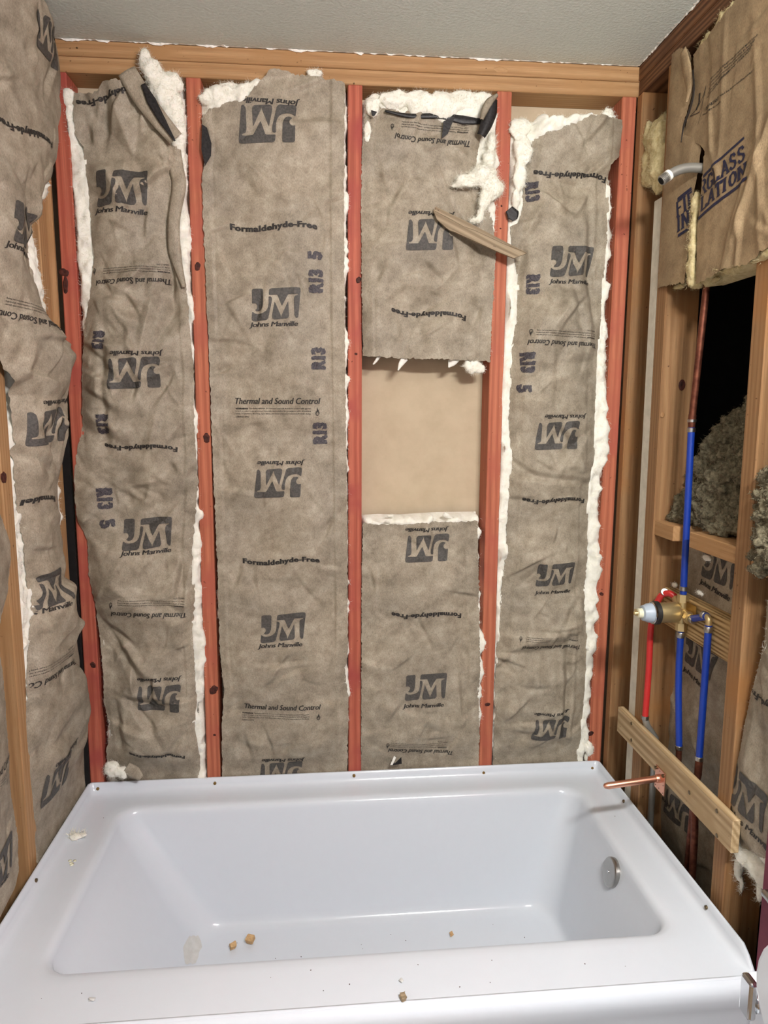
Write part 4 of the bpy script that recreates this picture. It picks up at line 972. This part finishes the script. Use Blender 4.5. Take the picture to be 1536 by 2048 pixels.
for B in (O1, O2):
    for (V, F), q in ((strokes('FIBERGLASS'), [(1355, 432), (1488, 318), (1487, 290), (1355, 405)]), (strokes('INSULATION'), [(1355, 462), (1490, 350), (1490, 325), (1356, 434)]),
                      (bar(), [(1356, 403), (1489, 278), (1489, 273), (1356, 396)]), (bar(), [(1354, 475), (1498, 359), (1498, 352), (1354, 469)])):
        lay_quad(B, V, F, q, 'lettering', INK_BLUE, True)
small = [text_vf(s, .02, 0, 1, 1, 1, 1) for s in ('PRECAUTIONS: KRAFT FACED BATTS MUST NOT', 'BE LEFT EXPOSED. THE FACING WILL BURN AND', 'MUST BE COVERED WITH AN APPROVED INTERIOR', 'FINISH. KEEP OPEN FLAME AND OTHER HEAT', 'SOURCES AWAY FROM THE FACING.')]
for i, (V, F) in enumerate(small):
    V = V+.5; y = i*9
    k4 = 1 if i == 4 else 0; xr = 1522-i*5-40*k4; yr = 72+y*1.05+34*k4
    lay_quad(O1, V, F, [(1420-i*2, 162+y), (xr, yr), (xr, yr-4), (1421-i*2, 158+y)], 'small_print', INK_DARK)
for s, q in (('IMPORTANT:', [(1412, 221), (1441, 198), (1441, 191), (1412, 214)]), ('Read this before installing insulation', [(1444, 195), (1513, 142), (1513, 137), (1444, 190)]), ('See package for details', [(1405, 233), (1445, 206), (1445, 201), (1405, 228)])):
    V, F = text_vf(s, .02, 0, 1, 1, 1, 1); lay_quad(O1, V+.5, F, q, 'small_print', INK_DARK)
def pline_px(B, pts, wpx, name):
    P = [np.array(wuv('right', *p, .01)) for p in pts]; V = []; F = []
    for a, b in zip(P[:-1], P[1:]):
        d = (b-a)/np.linalg.norm(b-a); e = np.array([-d[1], d[0]])*wpx*.0006; m = 6; k = len(V)
        for i in range(m+1):
            p = a+(b-a)*i/m
            for s in (1, -1):
                q = p+e*s; V.append(wpos('right', q[0], q[1], float(B.f.sample(q[0], q[1]))+.0012))
        F += [[k+2*i, k+2*i+1, k+2*i+3, k+2*i+2] for i in range(m)]
    obj(name, V, F, INK_DARK, B.paper)
pline_px(O1, [(1411, 171), (1402, 200), (1392, 218), (1379, 233), (1398, 224), (1404, 205), (1411, 171)], 1.2, 'warning_symbol')
pline_px(O1, [(1398, 186), (1397, 205), (1391, 220)], 5, 'warning_symbol')
pline_px(O1, [(1408, 180), (1402, 225), (1395, 250)], 1, 'rule_line')
strip('torn_slit', 'right', [(1386, 140), (1387, 185), (1379, 220), (1368, 250), (1362, 285)], [2, 6, 7, 6, 1], .0165, 0, ASPHALT, O2.root)
strip('curled_flap', 'right', [(1366, 104), (1374, 140), (1379, 175), (1375, 205)], [20, 24, 18, 3], .014, .004, KRAFT_TAN, O2.root)

# ================================================================== PLUMBING
def rings(parent, c, ax, r, w_=.009, mat=None, name='crimp_ring'):
    c = np.array(c, float); ax = np.array(ax, float); ax /= np.linalg.norm(ax)
    return tube(name, [c-ax*w_*.6, c-ax*w_*.5, c+ax*w_*.5, c+ax*w_*.6], [r*.9, r, r, r*.9], mat or NICKEL, parent, 18)
PR = .0082
VY, VZ = -.352, 1.030; VX = .80
# shower valve: axis towards the room (-X)
sv_ = thing('shower_valve', (VX, VY, VZ-.06), 'brass shower valve body with grey cartridge pointing into the room', 'valve')
def lathe_x(name, prof, mat, parent, y=VY, z=VZ, n=28):
    path = [(x, y, z) for x, r in prof]; return tube(name, path, [r for x, r in prof], mat, parent, n)
tip = at(1268, 1224, 'Y', VY)[0]; colx = at(1312, 1222, 'Y', VY)[0]; endx = at(1355, 1222, 'Y', VY)[0]
lathe_x('valve_body', [(colx+.002, .0245), (endx-.006, .0255), (endx, .023), (endx+.002, .016), (endx+.02, .014), (endx+.03, .012)], BRASS, sv_)
lathe_x('collar', [(colx-.008, .026), (colx-.006, .029), (colx+.004, .029), (colx+.006, .026)], BLACKPL, sv_)
lathe_x('retainer_ring', [(colx-.012, .0255), (colx-.0105, .0275), (colx-.008, .0275)], CHROME, sv_)
ct = lathe_x('cartridge', [(tip+.02, .0135), (tip+.022, .019), (tip+.028, .0205), (colx-.022, .0235), (colx-.011, .0245)], GREYPL, sv_)
lathe_x('cartridge_cap', [(tip+.009, .0095), (tip+.010, .0115), (tip+.021, .0125)], WHITEPL, ct)
lathe_x('stem', [(tip, .004), (tip+.003, .0055), (tip+.009, .006)], BRASS, ct)
box('stem_clip', tip+.002, tip+.006, VY-.004, VY+.004, VZ+.004, VZ+.010, BRASS, ct, .0005)
hx = endx+.012
for nm, a, b, r in (('port', (hx, VY, VZ+.01), (hx, VY, VZ+.034), .011), ('port', (hx, VY, VZ-.01), (hx, VY, VZ-.034), .011), ('port', (hx, VY, VZ), (hx, VY-.045, VZ-.004), .011), ('port', (hx, VY, VZ), (hx+.01, VY+.05, VZ+.02), .011)):
    tube(nm, [a, b], r, BRASS, sv_, 16)
for nm, a, b, r in (('hex_nut', (hx, VY, VZ+.026), (hx, VY, VZ+.046), .0135), ('hex_nut', (hx, VY, VZ-.027), (hx, VY, VZ-.047), .0135), ('hex_nut', (hx, VY-.03, VZ-.003), (hx, VY-.042, VZ-.004), .016)):
    tube(nm, [a, b], r, BRASS, sv_, 6)
box('mounting_bracket', hx+.004, hx+.006, VY-.055, VY-.008, VZ+.004, VZ+.03, BRASS_DULL, sv_, .0005)
# riser: blue pipe then copper
zb = at(1383, 855, 'X', hx)[2]; ytop = at(1416, 560, 'X', hx)[1]; ymid = at(1383, 852, 'X', hx)[1]
rp = thing('riser_pipe', (hx, VY, VZ+.05), 'long blue riser pipe ending in aged copper above the valve', 'pipe')
tube('blue_tube', [(hx, VY, VZ+.046), (hx, (VY+ymid)/2-.001, (VZ+zb)/2), (hx, ymid, zb)], PR, PEX_BLUE, rp)
rings(rp, (hx, VY, VZ+.06), (0, 0, 1), PR*1.18); rings(rp, (hx, ymid, zb-.006), (0, 0, 1), PR*1.15)
tube('copper_fitting', [(hx, ymid, zb-.002), (hx, ymid, zb+.02), (hx, ymid-.001, zb+.03)], [PR*.95, PR*1.12, PR*1.12], COPPER_OLD, rp)
rings(rp, (hx, ymid, zb+.016), (0, 0, 1), PR*1.25, .006)
tube('copper_tube', [(hx, ymid, zb+.02), (hx, ytop, 1.86), (hx, ytop-.004, 2.0)], PR*.98, COPPER_OLD, rp)
# lower blue drop, under the valve (to the tub spout)
bx = hx
d1 = at(1358, 1498, 'X', bx)
p1 = thing('spout_pipe', (bx, d1[1], d1[2]-.12), 'blue pipe dropping straight below the brass valve', 'pipe')
tube('blue_tube', arc_path([(bx, VY, VZ-.046), (bx, VY-.004, VZ-.17), (bx, d1[1], d1[2])], 6), PR, PEX_BLUE, p1)
rings(p1, (bx, VY, VZ-.058), (0, 0, 1), PR*1.2, .012); rings(p1, (bx, d1[1], d1[2]+.004), (0, 0, 1), PR*1.15)
tube('copper_tube', [(bx, d1[1], d1[2]-.002), (bx, d1[1]-.002, .60), (bx, VY-.03, .575)], PR*.9, COPPER_OLD, p1)
# right cold supply: short stub, elbow, drop
e1 = at(1418, 1240, 'X', hx)
d2 = at(1398, 1520, 'X', bx)
p2 = thing('cold_supply_pipe', (hx, e1[1], .3), 'blue supply pipe with an elbow to the right of the valve', 'pipe')
tube('blue_tube', [(hx, VY-.044, VZ-.004), (hx, e1[1]+.008, e1[2]+.006)], PR, PEX_BLUE, p2)
rings(p2, (hx, VY-.052, VZ-.004), (0, 1, 0), PR*1.2); rings(p2, (hx, e1[1]+.02, e1[2]+.005), (0, 1, 0), PR*1.2)
tube('elbow', arc_path([(hx, e1[1]+.014, e1[2]+.006), (hx, e1[1]+.004, e1[2]+.003), (hx, e1[1], e1[2]-.004), (hx, e1[1], e1[2]-.016)], 5), PR*.9, BRASS, p2)
tube('blue_tube', arc_path([(hx, e1[1], e1[2]-.012), (hx, e1[1]+.0, (e1[2]+d2[2])/2), (bx, d2[1], d2[2])], 6), PR, PEX_BLUE, p2)
rings(p2, (hx, e1[1], e1[2]-.022), (0, 0, 1), PR*1.2, .012); rings(p2, (bx, d2[1], d2[2]+.004), (0, 0, 1), PR*1.15)
tube('copper_tube', [(bx, d2[1], d2[2]), (bx, d2[1], d2[2]-.035), (bx, d2[1]+.01, d2[2]-.08), (bx, d2[1]+.03, .1)], [PR*1.05, PR*1.05, PR*.92, PR*.92], COPPER_OLD, p2)
# red hot supply
rx = XR+.012
h0 = at(1303, 1245, 'Y', -.2425); h1 = at(1290, 1438, 'Y', -.2425); rx = float(h0[0]); rx1 = float(h1[0])
p3 = thing('hot_supply_pipe', (rx, h1[1], .3), 'red hot water pipe running down behind the grey cartridge', 'pipe')
hp = at(1318, 1196, 'Y', -.262)
tube('red_tube', arc_path([(hx+.012, VY+.055, VZ+.022), (rx+.02, -.285, VZ+.03), (rx+.008, -.262, VZ+.012), (rx, h0[1], h0[2]), (rx, h0[1], (h0[2]+h1[2])/2), (rx1, h1[1], h1[2])], 8), PR, PEX_RED, p3)
rings(p3, (rx+.014, -.274, VZ+.03), (.3, 1, -.6), PR*1.2); rings(p3, (rx1, h1[1], h1[2]+.004), (0, 0, 1), PR*1.2)
tube('copper_tube', [(rx1, h1[1], h1[2]+.002), (rx1+.006, h1[1]-.002, h1[2]-.02), (rx1+.03, h1[1]-.005, h1[2]-.05), (rx1+.03, h1[1]-.005, .1)], [PR, PR*1.2, PR*1.05, PR], STEEL, p3)
# drop lower down behind the board
q = at(1388, 1690, 'X', XR+.02)
tag(tube('drain_riser', arc_path([(XR+.02, q[1]+.02, .62), (XR+.02, q[1], q[2]), (XR+.02, q[1]+.005, .1)], 5), PR*1.05, COPPER_OLD), 'dark aged copper pipe below the mounting board', 'pipe')

# shower arm
sa = thing('shower_outlet_pipe', (.74, -.36, 2.0), 'chrome shower arm bent out over the old tan paper', 'pipe')
SY = -.362
ap = [at(x, y, 'Y', SY) for x, y in ((1425, 340), (1400, 336), (1375, 336), (1355, 341), (1340, 349), (1330, 356), (1322, 362))]
tube('arm', arc_path(ap, 5), .0105, STEEL, sa, 18)
a, b = ap[-2], ap[-1]; d = (b-a)/np.linalg.norm(b-a)
for k in range(5):
    c = b-d*(.002+k*.0028); tube('thread', [c-d*.0009, c, c+d*.0009], [.0102, .0118, .0102], NICKEL, sa, 18)
tube('thread_tape', [b-d*.024, b-d*.017], .0121, PAPERTEAR, sa, 18)
tube('bore', [b+d*.0002, b+d*.0006], .0082, BLACK, sa, 18)

# mounting board for the tub spout
mb = thing('mounting_board', (.772, -.4, .606), 'horizontal grey tan board screwed across the studs above the tub end', 'board')
BX0, BX1 = .7615, .7795
bm = box_vf(BX0, BX1, -.683, -.116, .607, .682, .0015)
bo = bm_obj('plank', bm, BOARDWOOD, mb)
for px, py in ((1263, 1447), (1263, 1480), (1434, 1622), (1434, 1671), (1379, 1585)):
    p = at(px, py, 'X', BX0); tube('screw', [(BX0+.001, p[1], p[2]), (BX0-.0012, p[1], p[2]), (BX0-.0016, p[1], p[2])], [.0048, .0046, .002], SCREW, mb, 12)
# copper stub-out
sp = at(1320, 1557, 'X', BX0-.002); ts = at(1207, 1572, 'Y', sp[1])
st_ = thing('spout_stub', (.69, float(sp[1]), .59), 'shiny copper spout stub with square flange plate on the board', 'pipe')
tube('stub', [tuple(ts), (ts[0]+.003, sp[1], ts[2]), (ts[0]+.012, sp[1], ts[2]), (BX0-.012, sp[1], sp[2]), (BX0-.004, sp[1], sp[2])], [.002, .006, .0082, .0082, .0082], COPPER, st_, 18)
tube('collar', [(BX0-.014, sp[1], sp[2]), (BX0-.012, sp[1], sp[2]), (BX0-.003, sp[1], sp[2])], [.009, .0098, .0105], COPPER, st_, 18)
fp = box('flange_plate', BX0-.0035, BX0-.001, sp[1]-.026, sp[1]+.024, sp[2]-.034, sp[2]+.026, COPPER, st_, .0008)
for dy, dz in ((.018, .02), (-.02, .018)): tube('screw', [(BX0-.003, sp[1]+dy, sp[2]+dz), (BX0-.0075, sp[1]+dy, sp[2]+dz), (BX0-.0085, sp[1]+dy, sp[2]+dz)], [.0042, .0045, .002], SCREW, st_, 12)
for dy, dz in ((.018, -.026), (-.02, -.028), (0, -.026), (-.02, -.008), (.019, -.006), (0, .02)): tube('plate_hole', [(BX0-.0034, sp[1]+dy, sp[2]+dz), (BX0-.0037, sp[1]+dy, sp[2]+dz)], .0016, BLACK, st_, 8)

# ================================================================== LOOSE MINERAL WOOL (nobody could count it)
def wool(label, pts_fn, count, seed, rmin=.006, rmax=.015, name='loose_wool'):
    r = np.random.RandomState(seed); parts = []
    for i in range(count):
        c = pts_fn(r); s = rmin+(rmax-rmin)*r.rand()
        parts.append(blob_vf(c, s, seed+i, 1, .5, 2.2, tuple((1+.3*r.randn(3)).clip(.6, 1.5))))
    ms = fuse(parts, .0042, seed, .011); V, F = merge(ms)
    o = obj(name, V, F, ROCK, None, True)
    tag(o, label, 'insulation', kind='stuff')
    fibers('wisps', np.array(V), (-1, -.6, .1), int(len(V)*.8), .007, o, ROCK, seed, .0006)
    return o
def pf1(r):
    # packed mass between the studs, surface sloping up and away from the room
    y = -.24-.345*r.rand()
    ht = .10+.27*np.clip((-.235-y)/.20, 0, 1)**.8+.015*math.sin(y*60)
    z = 1.25+r.rand()*ht
    x = XR+.048+.11*(z-1.25)/.35+.012*math.sin(y*31+z*40)+.012*abs(r.randn())
    return np.array([x, y, z])
wool('grey brown loose mineral wool packed between the studs behind the blue riser', pf1, 900, 7, .010, .020)
def pf2(r):
    t = r.rand(); a = r.rand()*6.28; z = 1.24+.19*t; w_ = .06*(1-abs(t-.4)*.9)
    return np.array([XR-.022+.03*r.rand()+.012*t, -.715+w_*math.cos(a)*math.sqrt(r.rand()), z-.03*r.rand()])
wool('pale grey loose wool spilling over the blocking at the right edge', pf2, 220, 17, .008, .016)

# ================================================================== BATHTUB
tub = thing('bathtub', (0, -.39, 0), 'glossy white alcove bathtub with tile flange below the open studs', 'bathtub')
ZD, ZF, TX, TY = .424, .457, .762, -.812
NPT = 40
def rrect(x0, x1, y0, y1, r, per=NPT):
    """rounded rectangle, fixed count; order: back-right, back-left, front-left, front-right corners"""
    out = []
    cs = [(x1-r, y1-r, 0), (x0+r, y1-r, 90), (x0+r, y0+r, 180), (x1-r, y0+r, 270)]
    ca = 9
    for k, (cx, cy, a0) in enumerate(cs):
        for i in range(ca):
            A = math.radians(a0+90*i/(ca-1)); out.append((cx+r*math.cos(A), cy+r*math.sin(A)))
        nx, ny, na = cs[(k+1) % 4]; s = out[-1]; A = math.radians(na); e = (nx+r*math.cos(A), ny+r*math.sin(A))
        for i in range(1, per): out.append((s[0]+(e[0]-s[0])*i/per, s[1]+(e[1]-s[1])*i/per))
    return np.array(out)
def flange_z(P, hi, lo):
    k = np.clip((P[:, 1]+.80)/.05, 0, 1); k = k*k*(3-2*k); return lo+(hi-lo)*k
loops = []
def add_loop(x0, x1, y0, y1, r, z, z_front=None):
    P = rrect(x0, x1, y0, y1, r); zz = np.full(len(P), z) if z_front is None else flange_z(P, z, z_front)
    loops.append(np.column_stack([P, zz]))
FY = -.795
add_loop(-TX, TX, FY-.006, -.0012, .012, .38, .38)
add_loop(-TX, TX, FY-.006, -.0012, .012, ZF-.001, ZD-.004)
add_loop(-TX+.0012, TX-.0012, FY-.005, -.0024, .012, ZF, ZD-.001)
add_loop(-TX+.0045, TX-.0045, FY-.004, -.006, .011, ZF, ZD-.0005)
add_loop(-TX+.006, TX-.006, FY-.002, -.0075, .011, ZF-.001, ZD)
add_loop(-TX+.009, TX-.009, FY, -.011, .012, ZD+.018, ZD)
add_loop(-TX+.012, TX-.012, FY, -.015, .014, ZD+.009, ZD)
add_loop(-TX+.020, TX-.020, FY+.002, -.024, .02, ZD+.0035, ZD)
add_loop(-TX+.034, TX-.034, FY+.004, -.040, .03, ZD+.001, ZD)
bx0, bx1, by0, by1 = -.650, .662, -.672, -.088
add_loop(bx0-.03, bx1+.03, by0-.03, by1+.022, .075, ZD, ZD)
def bl(ins, z, r):
    add_loop(bx0+ins, bx1-ins, by0+ins, by1-ins, r, z)
bl(-.010, ZD-.0005, .066); bl(0, ZD-.003, .06); bl(.006, ZD-.009, .056); bl(.010, ZD-.018, .054); bl(.0125, ZD-.032, .053)
# walls down to the floor: lounge slope at the left end
f0, f1, g0, g1 = -.44, .565, -.605, -.165
for t in (.12, .25, .4, .55, .7, .82, .9, .95):
    a0, a1, c0, c1 = bx0+.0135, bx1-.0135, by0+.0135, by1-.0135; tz = t
    z = (ZD-.032)*(1-t)+.115*t
    add_loop(a0+(f0-a0)*t, a1+(f1-a1)*t, c0+(g0-c0)*t, c1+(g1-c1)*t, .053+.02*t, z)
add_loop(f0, f1, g0, g1, .075, .118); add_loop(f0+.006, f1-.005, g0+.005, g1-.005, .073, .110); add_loop(f0+.018, f1-.013, g0+.013, g1-.013, .07, .104)
add_loop(f0+.04, f1-.03, g0+.03, g1-.03, .06, .1015); add_loop(f0+.09, f1-.07, g0+.08, g1-.08, .05, .101); add_loop(f0+.2, f1-.18, g0+.16, g1-.16, .03, .100)
M_ = len(loops[0]); V = np.concatenate(loops); F = []
for i in range(len(loops)-1):
    for k in range(M_): F.append([i*M_+k, i*M_+(k+1) % M_, (i+1)*M_+(k+1) % M_, (i+1)*M_+k])
F.append([(len(loops)-1)*M_+k for k in range(M_)])
obj('basin', V, F, ACRYL, tub, True)
BASIN = BVHTree.FromPolygons([Vector(p) for p in V], F)
def on_tub(px, py):
    d = FW+RT*((px-768)/FPX)+UP*((1024-py)/FPX); h = BASIN.ray_cast(Vector(CAM), Vector(d).normalized()); return np.array(h[0]), np.array(h[1])
# rolled front edge and apron
prof = [(-.790, ZD-.0002), (-.798, ZD-.001), (-.806, ZD-.0045), (-.812, ZD-.011), (-.8155, ZD-.020), (-.816, ZD-.034), (-.812, ZD-.055), (-.808, ZD-.075), (-.807, .20), (-.807, .06), (-.812, .03), (-.812, .001)]
V = []; F = []; nx = 60
for i in range(nx+1):
    x = -TX+.001+(2*TX-.002)*i/nx
    for (y, z) in prof: V.append((x, y, z))
np_ = len(prof)
for i in range(nx):
    for k in range(np_-1): F.append([i*np_+k, (i+1)*np_+k, (i+1)*np_+k+1, i*np_+k+1])
ap_ = obj('apron', V, F, ACRYL, tub, True)
md = ap_.modifiers.new('thickness', 'SOLIDIFY'); md.thickness = .004; md.offset = 1
# flange screws
for px, py in ((196, 1577), (430, 1566), (708, 1551), (967, 1545), (1184, 1539)):
    p = at(px, py, 'Y', -.010); zc = min(max(p[2], .437), .447)
    tube('flange_screw', [(p[0], -.0085, zc), (p[0], -.0135, zc), (p[0], -.0145, zc)], [.0046, .0044, .002], BRASS_DULL, tub, 12)
for px, py in ((1247, 1610), (1412, 1822)):
    p = at(px, py, 'X', .752); tube('flange_screw', [(.7535, p[1], .441), (.7495, p[1], .441), (.7485, p[1], .441)], [.0046, .0044, .002], SCREW, tub, 12)
p = at(72, 1760, 'X', -.752); tube('flange_screw', [(-.7535, p[1], .441), (-.7495, p[1], .441), (-.7485, p[1], .441)], [.0046, .0044, .002], SCREW, tub, 12)
# overflow plate on the sloping end wall
ov = np.array([.6505, -.41, .365]); nrm = np.array([-.965, 0, .26]); nrm /= np.linalg.norm(nrm)
oc = at(1228, 1745, 'X', .645); ov = np.array([.645, oc[1], oc[2]])-np.array([.003, 0, 0])
op = tube('overflow_plate', [ov+nrm*d for d in (-.004, .006, .010, .0118, .0125, .0123)], [.036, .0365, .0355, .033, .028, .004], NICKEL, tub, 40)
tube('plate_screw', [ov+nrm*.012, ov+nrm*.014, ov+nrm*.0146], [.0035, .0033, .0015], CHROME, op, 12)

# ------------------------------------------------------------------ debris in and on the tub
def shard(name, px, py, z, size, rotz, tilt, mat, label, cat='debris'):
    p = at(px, py, 'Z', z); bm = box_vf(-size[0]/2, size[0]/2, -size[1]/2, size[1]/2, 0, size[2], .0008)
    r = random.Random(px)
    for v in bm.verts: v.co.x += r.uniform(-.0022, .0022); v.co.y += r.uniform(-.0018, .0018); v.co.z += r.uniform(-.001, .002)
    bmesh.ops.rotate(bm, verts=bm.verts[:], cent=(0, 0, 0), matrix=Matrix.Rotation(rotz, 3, 'Z')@Matrix.Rotation(tilt, 3, 'X'))
    lo = min(v.co.z for v in bm.verts)
    for v in bm.verts: v.co += Vector((p[0], p[1], z-lo+.0003))
    return tag(bm_obj(name, bm, mat), label, cat)
FZ = .1022
shard('wood_chip', 465, 1896, FZ, (.016, .012, .014), .5, .5, CHIP, 'small split wood chip lying left on the tub floor')
shard('wood_chip', 501, 1884, FZ, (.019, .016, .016), -.4, .4, CHIP, 'larger blocky wood chip on the tub floor')
shard('wood_chip', 903, 1870, FZ, (.008, .011, .004), .3, .2, CHIP, 'tiny wood chip alone on the right of the tub floor')
shard('plaster_crumb', 806, 1998, ZD, (.011, .013, .007), .3, .3, SLIVER, 'brown crumb on the front ledge of the tub')
shard('plaster_crumb', 803, 1963, ZD, (.006, .006, .003), .8, .1, RESIDUE, 'tiny grey crumb behind the brown one on the front ledge')
shard('plaster_crumb', 185, 2001, ZD, (.010, .005, .003), .1, .1, RESIDUE, 'flat grey crumb on the left of the front ledge')
p = at(152, 1677, 'Z', ZD)
V, F = merge([blob_vf((p[0]+dx, p[1]+dy, ZD+.006), r_, k, 2, .5, 2.5, (1.2, 1, .45)) for k, (dx, dy, r_) in enumerate(((0, 0, .014), (.014, .004, .009), (-.012, .012, .007)))])
tf = tag(obj('fiberglass_wisp', V, F, GLASS_WHITE, None, True), 'small white glass wool wisp on the left ledge of the tub', 'debris'); fibers('fibers', np.array(V), (0, 0, 1), 160, .014, tf, GLASS_WHITE, 5)
p = at(142, 1727, 'Z', ZD)
V, F = merge([blob_vf((p[0]+dx, p[1]+dy, ZD+.0012), .004, k+9, 1, .5, 2.5, (1.3, 1.3, .35)) for k, (dx, dy) in enumerate(((0, 0), (.006, .008), (-.005, .009), (.004, -.006)))])
tag(obj('dust_crumbs', V, F, WHITEPL, None, True), 'yellowish dust crumbs on the left ledge below the wisp', 'debris')
# dried residue streak at the foot of the lounge slope
rows = ((1872, 379, 397), (1884, 372, 402), (1894, 366, 404), (1904, 367, 398), (1915, 368, 397), (1928, 370, 391), (1940, 371, 388), (1948, 372, 388))
V = []; nc_ = 7
rows = [q for q in rows if all(on_tub(x, q[0]+2)[0][2] < .2 for x in (q[1], q[2]))]
for (py, xa, xb) in rows:
    for k in range(nc_):
        h, n_ = on_tub(xa+(xb-xa)*k/(nc_-1), py+1.5*math.sin(k*2.1+py)); n_ = n_ if n_[2] > 0 else -n_; V.append(h+n_*(.0014 if 0 < k < nc_-1 else .0002))
tag(obj('dried_residue', V, [[r*nc_+k, r*nc_+k+1, (r+1)*nc_+k+1, (r+1)*nc_+k] for r in range(len(rows)-1) for k in range(nc_-1)], RESIDUE, None, True), 'dried grey residue streak at the left end of the tub floor', 'stain')
rr = np.random.RandomState(4); parts = []
for k in range(40):
    z = FZ-.0005 if k < 26 else ZD
    x, y = ((rr.uniform(-.36, .5), rr.uniform(-.5, -.22)) if k < 26 else (rr.uniform(-.7, .7), rr.uniform(-.78, -.70)) if k < 38 else (rr.choice([-1, 1])*rr.uniform(.675, .72), rr.uniform(-.7, -.1)))
    parts.append(blob_vf((x, y, z+.0006), rr.uniform(.0006, .0015), k, 1, .5, 2, (1, 1, .7)))
V, F = merge(parts); tag(obj('dust_specks', V, F, KNOT), 'scattered dark dust specks in and on the bathtub', 'debris', kind='stuff')

# ================================================================== TOILET (right edge of frame)
tl = thing('toilet', (.62, -1.15, 0), 'white toilet with raised lid and chrome lever beside the tub', 'toilet')
TXF = .565; TYL = float(at(1493, 1990, 'X', .565)[1])
lv = at(1512, 1985, 'X', TXF); ztop = float(at(1505, 1952, 'X', TXF)[2])-.022
bm = box_vf(TXF, .76, -1.40, TYL, .36, ztop, .018, 4); bm_obj('tank', bm, PORC, tl, True)
bm = box_vf(TXF-.006, .762, -1.405, TYL+.004, ztop-.002, ztop+.022, .009, 3); bm_obj('tank_lid', bm, PORC, tl, True)
V, F = tube_vf([(.50, -1.18, 0), (.50, -1.18, .06), (.49, -1.18, .2), (.40, -1.18, .33), (.36, -1.18, .385), (.36, -1.18, .39)], [.12, .115, .11, .16, .185, .185], 32); V = [(p[0]*1.0, p[1], p[2]) for p in V]
obj('bowl', V, F, PORC, tl, True)
box('bowl_neck', .44, .58, -1.27, -1.09, .02, .385, PORC, tl, .03, 3)
# raised lid: oval leaning on the tank
lx = TXF-.03; pts = []
for i in range(40):
    A = 2*PI*i/40; pts.append((.19*math.cos(A), .13*math.sin(A)))
mid = at(1511, 1938, 'X', lx-.01)
lid = prism('lid', pts, (0, -1, 0), (0, 0, 1), (1, 0, 0), (lx-.012, mid[1]-.19, mid[2]), .018, PORC, tl)
md = lid.modifiers.new('round', 'BEVEL'); md.width = .008; md.segments = 3; md.limit_method = 'ANGLE'
# lever
lvp = np.array([TXF, float(lv[1])-.012, float(at(1508, 1985, 'X', TXF)[2])])
tube('lever_hub', [lvp+np.array([.0, 0, 0]), lvp+np.array([-.012, 0, 0]), lvp+np.array([-.015, 0, 0])], [.016, .015, .010], CHROME, tl, 20)
box('lever_arm', lvp[0]-.026, lvp[0]-.013, lvp[1]-.012, lvp[1]+.014, lvp[2]-.022, lvp[2]+.04, CHROME, tl, .004, 2)
# towel bar end on the burgundy wall
tb = at(1533, 1789, 'X', .755)
hd = thing('paper_holder', (.75, float(tb[1]), float(tb[2])-.02), 'brushed metal holder on the burgundy wall edge', 'holder')
tube('post', [(.7675, tb[1]-.012, tb[2]), (.752, tb[1]-.012, tb[2])], .011, NICKEL, hd, 18)
tube('bar', [(.755, tb[1]+.004, tb[2]), (.755, tb[1]-.16, tb[2])], .0085, NICKEL, hd, 18)
